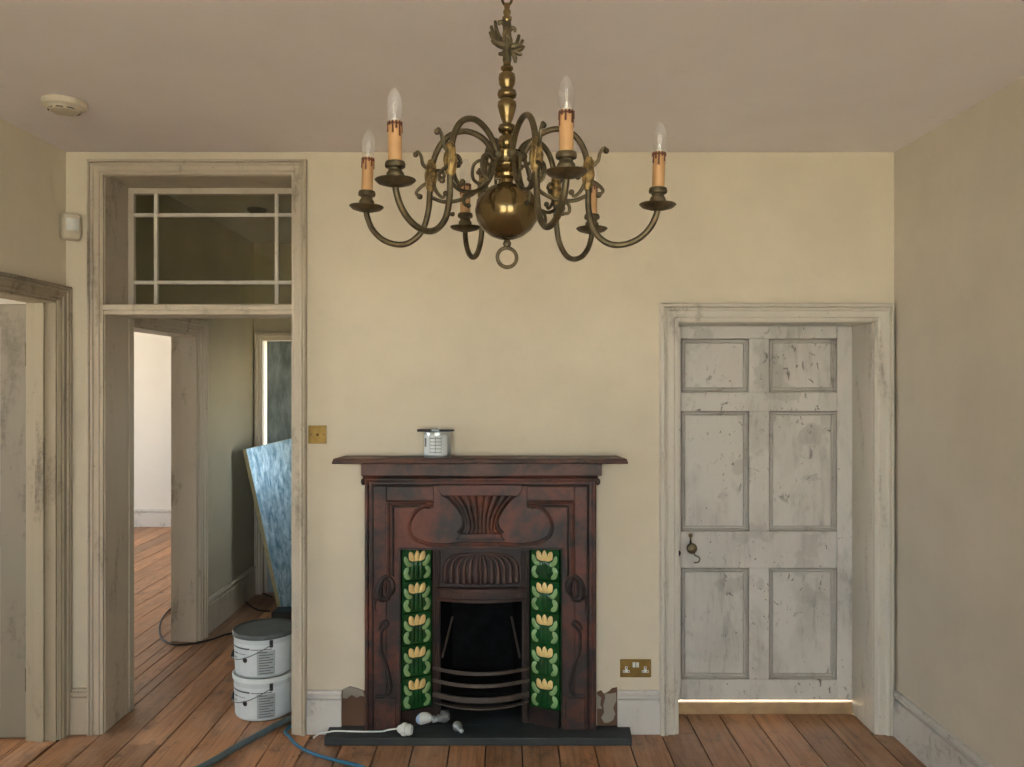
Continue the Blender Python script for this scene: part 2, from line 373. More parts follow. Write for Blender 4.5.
structure(boxo('ceiling_far', 'ceil', (RX0-.2, RX1, RY0-.1, RY1+.2, ZC, ZC+.12)), 'ceiling of the far room', 'ceiling')
# side room beyond the left door
SX0, SX1 = -5.0, XL-.14
structure(boxo('wall_side_back', 'far_wall', (SX0-.2, SX1, 4.02, RY0-.1, 0, ZC)), 'back wall of the side room behind the open left door', 'wall')
structure(boxo('wall_side_front', 'far_wall', (SX0-.2, SX1, 1.3, 1.4, 0, ZC)), 'front wall of the side room', 'wall')
mb = MB()
for (a, b, c, d) in [(1.4, 1.9, 0, ZC), (3.5, 4.02, 0, ZC), (1.9, 3.5, 0, .6), (1.9, 3.5, 2.3, ZC)]: mb.box(SX0-.2, SX0, a, b, c, d)
structure(mb.build('wall_side_left', 'hall_wall'), 'windowed wall of the side room', 'wall')
structure(boxo('ceiling_side', 'ceil', (SX0-.2, SX1, 1.3, RY0-.1, ZC, ZC+.12)), 'ceiling of the side room', 'ceiling')

# ---------------- floor of separate boards
floor = structure(boxo('floor', 'sub', (RX0-.3, XR+.3, YR-.3, RY1+.2, -.09, -.03)), 'worn orange-brown pine floorboards running towards the fireplace wall', 'floor')
zones = [(XL, XR, YR, D), (DX0, DX1, D, 4.13), (EX0, EX1, HY, HY+.15), (OX0, OX1, D, YB), (HX0, HX1, YB, HY), (HX0-.17, HX0, HD0, HD1), (RX0, RX1, RY0, RY1),
         (XL-.14, XL, LD0, LD1), (SX0, SX1, 1.4, 4.02)]
PW = .166; G0 = .903 - 60*PW; PC = {}
def plank(xa, xb, ya, yb):
    if xb-xa < .012 or yb-ya < .02: return
    w_, l_ = round(xb-xa-.0065, 4), round(yb-ya-.003, 3)
    if (w_, l_) not in PC:
        PC[(w_, l_)] = MB().box(-w_/2, w_/2, -l_/2, l_/2, -.03, 0).mesh('plank', 'floor', Vector((0,0,0)), False)
    place(PC[(w_, l_)], 'plank', floor, ((xa+xb)/2, (ya+yb)/2, random.uniform(-.0015, .0)))
for c in range(0, 92):
    xa, xb = G0+c*PW-PW*20, G0+(c+1)*PW-PW*20
    runs = {}
    for (x0, x1, y0, y1) in zones:
        a, b = max(xa, x0), min(xb, x1)
        if b-a > .005: runs.setdefault((round(a,4), round(b,4)), []).append((y0, y1))
    for (a, b), iv in runs.items():
        iv.sort(); m2 = [list(iv[0])]
        for y0, y1 in iv[1:]:
            if abs(y0-m2[-1][1]) < 1e-3: m2[-1][1] = y1
            else: m2.append([y0, y1])
        for y0, y1 in m2:
            y = y0; ln = random.uniform(1.2, 3.6)
            while y < y1:
                e = y+ln
                if y1-e < .5: e = y1
                plank(a, b, y, min(e, y1)); y = e; ln = random.uniform(2.6, 3.9)

# ---------------- architraves
PROF = [(0,0),(0,.016),(.016,.016),(.020,.022),(.046,.022),(.050,.030),(.058,.033),(.064,.026),(.066,.036),(.074,.036),(.080,.028),(.080,0)]
def architrave(name, mat, label, s0, s1, zt, mp, loc, scale=1.0, z0=0.0, sides=(1,1)):
    """three mitred mouldings round an opening; mp(s, z, n) maps wall coordinates to the world"""
    t = structure(thing(name, loc), label, 'door frame'); pr = [(u*scale, v) for u, v in PROF]; n = len(pr)
    def sweep(nm, A, B):
        q = MB(); q.add([A(u, v) for u, v in pr]+[B(u, v) for u, v in pr],
            [(i, (i+1)%n, (i+1)%n+n, i+n) for i in range(n)]+[tuple(range(n)), tuple(range(2*n-1, n-1, -1))])
        q.build(nm, mat, t)
    if sides[0]: sweep('upright', lambda u, v: mp(s0-u, z0, v), lambda u, v: mp(s0-u, zt+u, v))
    if sides[1]: sweep('upright', lambda u, v: mp(s1+u, z0, v), lambda u, v: mp(s1+u, zt+u, v))
    sweep('head', lambda u, v: mp(s0-u*sides[0], zt+u, v), lambda u, v: mp(s1+u*sides[1], zt+u, v))
    return t
E = .0006
back = lambda s, z, n: (s, D-n-E, z)
architrave('trim_1', 'trim', 'tall cream moulded door frame around the hall opening', OX0, OX1, OZ, back, ((OX0+OX1)/2, D, 0), .88)
architrave('trim_2', 'trim_white', 'off-white moulded frame around the closed panelled door', DX0, DX1, DZ, back, ((DX0+DX1)/2, D, 0), 1.1)
architrave('trim_3', 'trim_shabby', 'shabby chipped door frame in the wall at the left edge', LD0, LD1-.0, LDZ, lambda s, z, n: (XL+n+E, s, z), (XL, LD1, 0), .87)
architrave('trim_4', 'trim', 'painted frame of the doorway inside the hall', HD0, HD1, HDZ, lambda s, z, n: (HX0+n+E, s, z), (HX0, HD1, 0), 1.15, sides=(0,1))
architrave('trim_5', 'trim', 'narrow painted frame around the door at the hall end', EX0, EX1, EZ, lambda s, z, n: (s, HY-n-E, z), (EX0, HY, 0), .75)
# reveal linings
def lining(name, mat, label, pieces):
    t = structure(thing(name, (sum(pieces[0][1][:2])/2, pieces[0][1][2], 0)), label, 'door lining')
    for nm, b in pieces: boxo(nm, mat, b, t, .002, seg=1)
    return t
L = .004
lining('trim_6', 'trim', 'plain painted lining boards inside the tall hall opening', [
    ('side_board', (OX0, OX0+L, D, YB, 0, OZ-L)), ('side_board', (OX1-L, OX1, D, YB, 0, OZ-L)), ('head_board', (OX0, OX1, D, YB, OZ-L, OZ)),
    ('stop', (OX0+L, OX0+L+.006, YB-.05, YB, 0, 1.99)), ('stop', (OX1-L-.006, OX1-L, YB-.05, YB, 0, 1.99))])
YD = 4.13
lining('trim_7', 'trim_white', 'white lining boards inside the frame of the closed door', [
    ('side_board', (DX0, DX0+L, D, YD+.06, 0, DZ-L)), ('side_board', (DX1-.003, DX1, D, YD+.06, 0, DZ-L)), ('head_board', (DX0, DX1, D, YD+.06, DZ-.004, DZ))])
lining('trim_8', 'trim_shabby', 'shabby lining and stop of the left door frame', [
    ('side_board', (XL-.14, XL, LD1-.012, LD1, 0, LDZ-.012)), ('head_board', (XL-.14, XL, LD0, LD1, LDZ-.012, LDZ)),
    ('stop', (XL-.092, XL-.05, LD1-.026, LD1-.012, 0, LDZ-.012)), ('side_board', (XL-.14, XL, LD0, LD0+.012, 0, LDZ-.012))])
lining('trim_9', 'trim', 'lining of the doorway inside the hall', [
    ('side_board', (HX0-.17, HX0, HD1-.012, HD1, 0, HDZ-.012)), ('head_board', (HX0-.17, HX0, HD0, HD1, HDZ-.012, HDZ)),
    ('stop', (HX0-.115, HX0, HD1-.026, HD1-.012, 0, HDZ-.012))])
# transom bar and window over the hall opening
t = structure(thing('trim_10', ((OX0+OX1)/2, D, 1.99)), 'moulded transom bar across the hall opening', 'transom')
mb = MB(); mb.prism([(OX0+L, 1.996), (OX1-L, 1.996), (OX1-L, 2.034), (OX0+L, 2.034)], D+.012, YB); mb.build('bar', 'trim', t, bevel=.002)
boxo('nosing', 'trim', (OX0-.004, OX1+.004, D-.014, D+.012, 2.012, 2.040), t, .006)
boxo('nosing', 'trim', (OX0-.002, OX1+.002, D-.006, D+.012, 1.992, 2.012), t, .003)
wn = structure(thing('window_1', ((OX0+OX1)/2, YB-.05, 2.034)), 'transom window of nine panes with thin white glazing bars', 'window')
wx0, wx1, wz0, wz1, wy0, wy1 = OX0+L, OX1-L, 2.034, OZ-L, YB-.055, YB-.02
for b in [(wx0, wx0+.028, wy0, wy1, wz0, wz1), (wx1-.028, wx1, wy0, wy1, wz0, wz1)]: boxo('stile', 'trim', b, wn, .002)
for b in [(wx0+.028, wx1-.028, wy0, wy1, wz1-.030, wz1), (wx0+.028, wx1-.028, wy0, wy1, wz0, wz0+.03)]: boxo('rail', 'trim', b, wn, .002)
vb = [-1.770, -1.160]; hb = [2.515, 2.174]
for x in vb: boxo('glazing_bar', 'trim_white', (x-.009, x+.009, wy0, wy1-.005, wz0+.03, wz1-.03), wn, .003)
xs = [wx0+.028]+vb+[wx1-.028]
for z in hb:
    for i in range(3):
        a = xs[i]+(.009 if i else 0); b = xs[i+1]-(.009 if i < 2 else 0)
        boxo('glazing_bar', 'trim_white', (a, b, wy0, wy1-.005, z-.009, z+.009), wn, .003)
zs = [wz0+.03]+hb[::-1]+[wz1-.03]
for i in range(3):
    for j in range(3):
        boxo('pane', 'pane_transom', (xs[i]+.004, xs[i+1]-.004, wy0+.016, wy0+.018, zs[j]+.004, zs[j+1]-.004), wn)
# room windows behind the camera (sash windows)
def sash(name, label, x0, x1, z0, z1, y):
    t = structure(thing(name, ((x0+x1)/2, y, z0)), label, 'window')
    for b in [(x0, x0+.06), (x1-.06, x1)]: boxo('stile', 'trim_white', (b[0], b[1], y-.05, y, z0, z1), t)
    for b in [(z0, z0+.07), (z1-.06, z1), ((z0+z1)/2-.025, (z0+z1)/2+.025)]: boxo('rail', 'trim_white', (x0+.06, x1-.06, y-.05, y, b[0], b[1]), t)
    for b in [(z0+.07, (z0+z1)/2-.025), ((z0+z1)/2+.025, z1-.06)]: boxo('pane', 'pane', (x0+.06, x1-.06, y-.027, y-.023, *b), t)
for i, (a, b) in enumerate(WINS): sash('window_%d' % (i+2), 'sash window facing the fireplace, '+('left' if i == 0 else 'right')+' of two', a, b, WZ0, WZ1, YR-.12)

# unseen window added to light the hall and foil board, behind the fireplace wall
wh = structure(thing('window_4', (HX1+.06, 5.8, 1.0)), 'added unseen window lighting the hall, behind the fireplace wall', 'window')
for a, b in ((5.65, 5.69), (6.06, 6.1)): boxo('stile', 'trim_white', (HX1+.05, HX1+.09, a, b, 1.0, 1.7), wh)
for a, b in ((1.0, 1.04), (1.66, 1.7)): boxo('rail', 'trim_white', (HX1+.05, HX1+.09, 5.69, 6.06, a, b), wh)
boxo('pane', 'pane', (HX1+.068, HX1+.072, 5.69, 6.06, 1.04, 1.66), wh)
# ---------------- skirtings
def skirt(name, label, parent_cat, a, b, mp, mat='skirt', h=.205):
    """a..b along the wall, mp(s, n, z)"""
    pr = [(0,0),(.020,0),(.020,h-.042),(.008,h-.038),(.008,h-.030),(.022,h-.026),(.024,h-.016),(.016,h-.010),(.014,h-.003),(.008,h),(0,h)]
    n = len(pr); q = MB().add([mp(a, u, z) for u, z in pr]+[mp(b, u, z) for u, z in pr],
        [(i, (i+1)%n, (i+1)%n+n, i+n) for i in range(n)]+[tuple(range(n)), tuple(range(2*n-1, n-1, -1))])
    o = q.build(name, mat, None, org=mp((a+b)/2, 0, 0)); return structure(o, label, 'skirting')
bk = lambda s, n, z: (s, D-n-E, z+.001)
skirt('baseboard_back_left', 'short scuffed white skirting between hall frame and fireplace', '', OX1+.072, WXf(342), bk)
skirt('baseboard_back_right', 'short scuffed white skirting under the brass double socket', '', WXf(617), DX0-.089, bk)
skirt('baseboard_corner', 'tiny scuffed skirting stub in the left corner', '', XL+.03, OX0-.072, bk, 'trim', .215)
skirt('baseboard_right', 'long scuffed white skirting along the right wall', '', YR, D-.04, lambda s, n, z: (XR-n-E, s, z+.001), h=.215)
skirt('baseboard_hall', 'painted skirting along the hall wall', '', HD1+.095, HY, lambda s, n, z: (HX0+n+E, s, z+.001), 'trim', .23)
skirt('baseboard_far', 'white skirting at the foot of the far white wall', '', RX0, RX1, lambda s, n, z: (s, RY1-n-E, z+.001), h=.20)
# bare patches beside the fireplace where the skirting has been cut back
def patch(nm, mat, poly, dep): 
    MB().prism([(WXf(x), WZf(y)) for x, y in poly], D-dep, D-.0004).build(nm, mat, wall_back)
patch('bare_plaster', 'plaster', [(342,732),(342,690),(347,688),(349,691),(355,690),(358,693),(365,690),(365,732)], .006)
patch('bare_plaster', 'plaster', [(597,732),(597,692),(601,690),(604,694),(609,691),(612,688),(617,687),(617,732)], .006)
patch('plaster_flake', 'plaster_grey', [(343,697),(343,689),(350,686),(358,688),(363,690),(365,696),(361,695),(357,697),(352,694),(347,698)], .010)
patch('plaster_flake', 'plaster_grey', [(604,722),(601,717),(604,712),(603,705),(605,697),(604,693),(610,693),(616,692),(616,700),(613,707),(615,713),(613,719),(608,722)], .010)
patch('plaster_flake', 'plaster_grey', [(597,708),(597,694),(601,697),(600,704),(602,708)], .009)

# ---------------- the closed six-panel door
Yl = YD
def dX(p): return PX(p, Yl)
def dZ(p): return PZ(p, Yl)
d1 = structure(thing('door_1', ((DX0+DX1)/2, Yl, 0)), 'closed white six-panel door with patchy scuffed paint', 'door')
lx0, lx1, lz0, lz1 = DX0+L+.001, DX1-.0035, dZ(700.3), DZ-.006
c1, c2, c3, c4 = dX(681), dX(749), dX(769), dX(837)
rows = [(dZ(392.5), dZ(338.5)), (dZ(531.5), dZ(411)), (dZ(679.5), dZ(568))]
th = .04
boxo('stile', 'door', (lx0, c1, Yl, Yl+th, lz0, lz1), d1, .002); boxo('stile', 'door', (c4, lx1, Yl, Yl+th, lz0, lz1), d1, .002)
for a, b in [(lz0, rows[2][0]), (rows[2][1], rows[1][0]), (rows[1][1], rows[0][0]), (rows[0][1], lz1)]:
    boxo('rail', 'door', (c1+.0006, c4-.0006, Yl+.0008, Yl+th, a, b), d1, .0015)
for z0_, z1_ in rows:
    boxo('muntin', 'door', (c2, c3, Yl+.0006, Yl+th, z0_+.0005, z1_-.0005), d1, .0015)
    for xa, xb in ((c1, c2), (c3, c4)):
        p_ = boxo('panel', 'door', (xa, xb, Yl+.018, Yl+.03, z0_, z1_), d1)
        q = MB(); w2 = .026      # stuck moulding, a mitred frame
        prf = [(0,.018),(.0015,.012),(.004,.002),(.008,-.002),(.013,.004),(.014,.013),(.018,.013),(.020,.006),(w2-.002,.007),(w2,.018)]
        ring = [[(xa+u, Yl+v, z0_+u) for u, v in prf], [(xb-u, Yl+v, z0_+u) for u, v in prf], [(xb-u, Yl+v, z1_-u) for u, v in prf], [(xa+u, Yl+v, z1_-u) for u, v in prf]]
        n = len(prf)
        for i in range(4):
            A, B = ring[i], ring[(i+1)%4]
            q.add(A+B, [(k, k+1, k+1+n, k+n) for k in range(n-1)])
        q.build('moulding', 'door_moulding', p_)
k = thing('handle_set', (0,0,0)); k.parent = d1; ORG[k] = ORG[d1]; k.location = (0,0,0)
bpy.data.objects.remove(k)
kx, kz = dX(690.3), dZ(547)
RotY = Matrix.Rotation(math.radians(90), 4, 'X')   # lathe axis to -Y
def knob(nm, mat, prof, x, z, par, y): MB().lathe(prof, (x, y, z), 20, RotY).build(nm, mat, par, smooth=True)
knob('door_knob', 'bronze', [(.016,0),(.016,.004),(.008,.008),(.008,.02),(.022,.028),(.027,.038),(.024,.048),(.012,.053),(0,.054)], kx, kz, d1, Yl)
q = MB(); q.lathe([(.011,0),(.011,.003),(0,.004)], (kx+.001, Yl, dZ(535.5)), 16, RotY); q.box(kx-.004, kx+.006, Yl-.003, Yl, dZ(545), dZ(536)); q.build('escutcheon', 'brass', d1, smooth=True)
MB().tube(catmull([(dX(693.5), Yl-.008, dZ(551)), (dX(694.5), Yl-.008, dZ(555)), (dX(698), Yl-.008, dZ(556.5)), (dX(699.5), Yl-.008, dZ(559)), (dX(697.5), Yl-.008, dZ(562)), (dX(693.5), Yl-.008, dZ(562.3))], 6), .0035, 8).build('hook', 'bronze', d1, smooth=True)
knob('latch_knob', 'black', [(.016,0),(.017,.01),(.012,.016),(0,.018)], dX(677), dZ(553), d1, Yl)
structure(boxo('threshold', 'sill', (DX0+L, DX1-.003, YD+.0005, YB, -.029, dZ(702.8)), None, .003), 'brown wooden sill in the bright gap under the closed door', 'threshold')

# ---------------- open door in the left wall
d2 = structure(thing('door_2', (XL-.14, LD1-.02, 0)), 'open grey-painted glazed door leaf at the left edge', 'door')
hx = XL-.135; yA, yB2 = LD1-.008, LD1+.032
bx0 = hx-.78
yf = 3.832
for b in [(hx-.136, hx-.002), (bx0, bx0+.136)]: boxo('stile', 'leaf', (b[0], b[1], yf, yf+.04, .008, 2.036), d2, .003)
for a, b in [(.008, .13), (.90, 1.06), (1.93, 2.036)]: boxo('rail', 'leaf', (bx0+.136, hx-.136, yf, yf+.04, a, b), d2, .003)
for a, b in [(.13, .90), (1.06, 1.93)]: boxo('pane', 'pane', (bx0+.136, hx-.136, yf+.018, yf+.022, a, b), d2)
for z in (PZ(680, 3.83), PZ(354, 3.83)):
    q = MB().box(hx-.016, hx+.012, yf-.004, yf, z-.055, z+.055); q.lathe([(.006,-.055),(.006,.055)], (hx-.001, yf-.007, z), 10)
    q.build('hinge', 'bronze', d2, bevel=.001)

# ---------------- hall end door with frosted glass
d3 = structure(thing('door_3', (EX0, HY+.04, 0)), 'dark frosted glass door at the hall end, bright gap at its edge', 'door')
boxo('stile', 'trim', (EX0+.001, EX0+.026, HY+.03, HY+.05, .002, .95), d3)  # added filler: blocks the lower gap so the bright strip stops higher up
boxo('stile', 'trim', (EX0+.021, EX0+.026, HY+.03, HY+.05, .95, EZ-.003), d3)
boxo('glass_panel', 'frost', (EX0+.026, EX1, HY+.034, HY+.046, .002, EZ-.003), d3)

# ------------------------------------------------------------------ fireplace
Yf = 3.855
def fx(p): return PX(p, Yf)
def fz(p): return PZ(p, Yf)
FC = fx(480.5); HT = .037                       # centre line, hearth thickness
hp = [(PX(324, 3.765), 3.765), (PX(632, 3.765), 3.765), (PX(629.5, D), D-.0005), (PX(330, D), D-.0005)]
q = MB(); n = len(hp)
q.add([(x,y,.001) for x,y in hp]+[(x,y,HT) for x,y in hp], [tuple(reversed(range(n))), tuple(range(n,2*n))]+[(i,(i+1)%n,(i+1)%n+n,i+n) for i in range(n)])
o = q.build('hearth', 'slate', None, org=(FC, 3.83, 0), bevel=.003); tag(o, 'dark slate hearth slab lying on the boards under the fireplace', 'hearth')
fp = thing('fireplace', (FC, Yf, HT), 'rusty red cast-iron fireplace with green tulip tiles and mantel shelf', 'fireplace')
x0, x1, xo0, xo1 = fx(365), fx(596), fx(400.5), fx(561.5); zt, zo = fz(477), fz(549.5); HB = HT+.0005
def mir(P): return [(2*FC-x, z) for x, z in P]
def pp(P): return [(fx(x), fz(y)) for x, y in P]
yw = D-.0005
for a, b in ((x0, xo0), (xo1, x1)): boxo('leg', 'iron_red', (a, b, Yf, yw, HB, zo), fp, .003)
boxo('lintel', 'iron_red', (x0, x1, Yf, yw, zo, zt), fp, .002)
# mantel shelf and mouldings
Ys = 3.74
sx0, sx1 = PX(332, Ys), PX(628, Ys); zsb = PZ(464, Ys); zst = zsb+.024
q = MB(); prof = [(Ys, zsb), (Ys-.004, zsb+.006), (Ys, zst-.004), (Ys+.006, zst), (yw, zst), (yw, zsb)]
ends = [0, 0, .004, .008, .03, .03]; n = len(prof)
q.add([(sx0+e, y, z) for (y, z), e in zip(prof, ends)]+[(sx1-e, y, z) for (y, z), e in zip(prof, ends)],
      [(i,(i+1)%n,(i+1)%n+n,i+n) for i in range(n)]+[tuple(range(n)), tuple(range(2*n-1,n-1,-1))])
q.build('mantel_shelf', 'shelf', fp)
fa, fb = PX(361, 3.80), PX(602, 3.80); zf0 = PZ(476, 3.80)
boxo('frieze', 'shelf', (fa, fb, 3.80, yw, zf0, zsb), fp, .003)
for a, b in ((fx(441), fx(520)),): boxo('frieze_block', 'shelf', (a, b, 3.792, 3.80, zf0, zsb), fp, .002)
q = MB(); prof = [(3.806, zf0), (3.818, zf0-.012), (3.838, zf0-.018), (3.838, zf0-.024), (3.842, zf0-.034), (Yf+.002, zf0-.036), (Yf+.002, zf0)]; n = len(prof)
q.add([(x0-.004, y, z) for y, z in prof]+[(x1+.004, y, z) for y, z in prof], [(i,(i+1)%n,(i+1)%n+n,i+n) for i in range(n)]+[tuple(range(n)), tuple(range(2*n-1,n-1,-1))])
q.build('cornice', 'iron_red', fp)
for s in (x0-.010, x1+.010): MB().ball((s, Yf+.01, fz(482)), .012, 12, (1,1.4,1.4)).build('bracket', 'iron_dark', fp, smooth=True)
for s, e in ((x0, 1), (x1, -1)):
    q = MB(); q.tube([(s+e*.009, Yf-.002, HB), (s+e*.009, Yf-.002, zf0-.03)], .010, 12); q.build('edge_bead', 'iron_red', fp, smooth=True)
    q = MB(); q.tube([(s+e*.036, Yf, HB+.0), (s+e*.036, Yf, zf0-.05)], .005, 8); q.build('edge_bead', 'iron_dark', fp, smooth=True)
for a, b in ((x0+.036, fx(440)), (fx(521), x1-.036)): MB().tube([(a, Yf, zf0-.05), (b, Yf, zf0-.05)], .005, 8).build('top_bead', 'iron_dark', fp, smooth=True)
for a, b in ((xo0-.007, xo0+.001), (xo1-.001, xo1+.007)): boxo('opening_bead', 'iron_dark', (a, b, Yf-.006, Yf+.01, HB, zo+.008), fp, .002)
boxo('opening_bead', 'iron_dark', (xo0, xo1, Yf-.006, Yf+.01, zo-.001, zo+.008), fp, .002)
# raised outer band of the surround, stepping down to the panel inside it
for a, b in ((x0+.041, fx(386.5)), (2*FC-fx(386.5), x1-.041)): boxo('band', 'iron_red', (a, b, Yf-.007, Yf+.002, fz(698), zf0-.055), fp, .003)
for a, b in ((fx(387), fx(434)), (2*FC-fx(434), 2*FC-fx(387))): boxo('band', 'iron_red', (a, b, Yf-.007, Yf+.002, fz(500.5), zf0-.055), fp, .003)
# fluted urn in the middle of the lintel
def urn(u, v):
    c = u*2-1; y = 492+(534-492)*v
    wv = 16+25*(1-v)**2.2 if v < .86 else 16+5*((v-.86)/.14)
    x = 480.5+c*wv; edge = max(0.0, 1-abs(c)**6)
    fl = abs(math.sin((u)*math.pi*9))**.7
    dep = .004+edge*(.010+.012*(1-v)+.011*fl*(1-.55*v))
    return (fx(x), Yf+.004-dep, fz(y))
q = MB(); q.grid(90, 16, urn); q.build('urn', 'iron_red', fp, smooth=True, angle=60)
q = MB()
q.prism(pp([(439,490),(439,484),(522,484),(522,490),(518,495),(443,495)]), Yf-.036, Yf+.002); q.build('urn_rim', 'iron_red', fp, bevel=.004)
q = MB(); q.prism(pp([(461,533),(500,533),(503,538),(458,538)]), Yf-.024, Yf+.002); q.build('urn_foot', 'iron_red', fp, bevel=.003)
MB().prism(pp([(456.5,538),(504.5,538),(504.5,540.5),(456.5,540.5)]), Yf-.016, Yf+.002).build('urn_foot', 'iron_dark', fp, bevel=.002)
# scrolls and tendrils cast in relief, mirrored
def relief(nm, P, r, mat='iron_dark', yo=0.0, rr=None):
    for side in (0, 1):
        W = pp(P); W = mir(W) if side else W
        C = catmull([(x, Yf+yo, z) for x, z in W], 8); m = len(C)
        R = [r*(rr(i/(m-1)) if rr else 1) for i in range(m)]
        MB().tube(C, R, 8).build(nm, mat, fp, smooth=True)
relief('scroll', [(434,506),(428,505.5),(420,508),(413,515),(409,525),(411,535),(419,541),(430,544),(445,545),(460,544),(480.5,544)], .009, 'iron_red')
relief('scroll', [(442,494),(452,500),(460,508),(463.5,518),(463,527),(458,533)], .008, 'iron_dark')
relief('inner_border', [(434,504),(428,502.5),(412,502.5),(395,502.5),(388.5,502.6),(388,506),(388,530),(388,560),(388.5,576)], .0095, 'iron_red', -.003)
relief('inner_border', [(430,508),(420,506.5),(400,506.5),(393.5,507),(393,512),(393,530),(393,548),(393,576)], .006, 'iron_dark')
relief('tulip', [(388.5,575),(383,579),(380,586),(379,593),(381,598),(386,599),(389,596)], .015, 'iron_dark', -.003, lambda t: .6+.8*math.sin(math.pi*t))
relief('tulip', [(388.5,577),(392,583),(392,590),(389,596)], .013, 'iron_dark', -.003, lambda t: .6+.7*math.sin(math.pi*t))
relief('tulip', [(386,580),(385,586),(385.5,592)], .009, 'iron_red', -.010)
relief('tulip', [(378,594),(375.5,600),(375,607),(377,612)], .011, 'iron_dark', -.004, lambda t: 1-.7*t)
relief('tendril', [(379,629),(381,624),(386,621),(388,623.5),(385,627),(381.5,632),(381,642),(382,652),(386,663),(389,675),(391,686),(389,693),(384,695.5),(376,695.5)], .0085, 'iron_dark', -.006)
for side in (1, -1):
    a, b = (fx(376), fx(396)) if side == 1 else (2*FC-fx(396), 2*FC-fx(376))
    boxo('plinth', 'iron_red', (a, b, Yf-.006, Yf+.004, HB, fz(698)), fp, .004)
# tiled cheeks: five tulip tiles a side, set at an angle
TO, TI, YO, YI = PX(402, 3.87), PX(432, 3.935), 3.868, 3.934
TH, TP, TZ = .1505, .1525, .1186
TW = math.hypot(TI-TO, YI-YO)
def blob(q, P, y0, dome, n=10):
    """a cushion-shaped relief from an outline of (u, z) points, on the tile face at y0 (front is -Y)"""
    C = [c for c in catmull([(u, 0, z) for u, z in P], 4, True)]
    m = len(C); ce = sum((c for c in C), Vector())/m
    vs = [Vector((c.x, y0, c.z)) for c in C]+[Vector((ce.x+(c.x-ce.x)*.7, y0-dome, ce.z+(c.z-ce.z)*.7)) for c in C]+[Vector((ce.x, y0-dome*1.25, ce.z))]
    q.add(vs, [(i,(i+1)%m,(i+1)%m+m,i+m) for i in range(m)]+[(m+i, m+(i+1)%m, 2*m) for i in range(m)])
w_ = TW/2
tm = MB().box(-w_+.001, w_-.001, 0, .012, 0, TH).mesh('tile', 'tile', Vector(), False)
fm = MB()
for P in ([(-.008,.092),(.008,.092),(.014,.112),(.009,.132),(0,.142),(-.009,.132),(-.014,.112)],
          [(.009,.093),(.024,.092),(.040,.102),(.042,.128),(.034,.138),(.020,.130),(.014,.112)]):
    blob(fm, P, -.0002, .004)
    if P[0][0] > 0: blob(fm, [(-u, z) for u, z in P], -.0002, .004)
fme = fm.mesh('flower', 'petal', Vector(), True, 60)
lm = MB()
for P in ([(.026,.082),(.040,.092),(.050,.112),(.062,.118),(.066,.098),(.056,.076),(.040,.066),(.026,.070)],
          [(.044,.066),(.060,.060),(.068,.040),(.060,.014),(.040,.006),(.032,.016),(.044,.028),(.048,.042),(.040,.056)]):
    blob(lm, P, -.0002, .004); blob(lm, [(-u, z) for u, z in P], -.0002, .004)
lme = lm.mesh('leaves', 'leafg', Vector(), True, 60)
sm = MB()
for P in ([(-.007,.010),(.007,.010),(.010,.050),(.006,.092),(-.006,.092),(-.010,.050)],
          [(.014,.012),(.030,.014),(.030,.050),(.024,.086),(.014,.080),(.012,.040)]):
    blob(sm, P, -.0002, .003)
    if P[0][0] > 0: blob(sm, [(-u, z) for u, z in P], -.0002, .003)
sme = sm.mesh('stem', 'tile', Vector(), True, 60)
for side in (0, 1):
    cx = (TO+TI)/2; ang = math.atan2(YI-YO, TI-TO)
    if side: cx = 2*FC-cx; ang = -ang
    for i in range(5):
        o = place(tm, 'tile', fp, (cx, (YO+YI)/2, TZ+i*TP)); o.rotation_euler = (0, 0, ang)
        b = o.modifiers.new('bevel', 'BEVEL'); b.width = .0015; b.segments = 1
        for me, nm in ((fme, 'flower'), (lme, 'leaves'), (sme, 'stem')):
            c = bpy.data.objects.new(nm, me); COL.objects.link(c); c.parent = o; ORG[c] = ORG[o]
    o = MB().box(-w_, w_, .014, .02, 0, FZ-HT-.002).build('tile_backing', 'tile_line', None, org=(0,0,0))
    o.parent = fp; o.location = Vector((cx, (YO+YI)/2, HB))-ORG[fp]; o.rotation_euler = (0,0,ang)
    o = MB().box(-w_, w_, -.006, .014, 0, TZ-HB-.002).build('tile_base', 'iron_dark', None, org=(0,0,0))
    o.parent = fp; o.location = Vector((cx, (YO+YI)/2, HB))-ORG[fp]; o.rotation_euler = (0,0,ang)
boxo('firebox_floor', 'slate', (FX0+.002, FX1-.002, D, YB-.002, .0005, HT), fp)
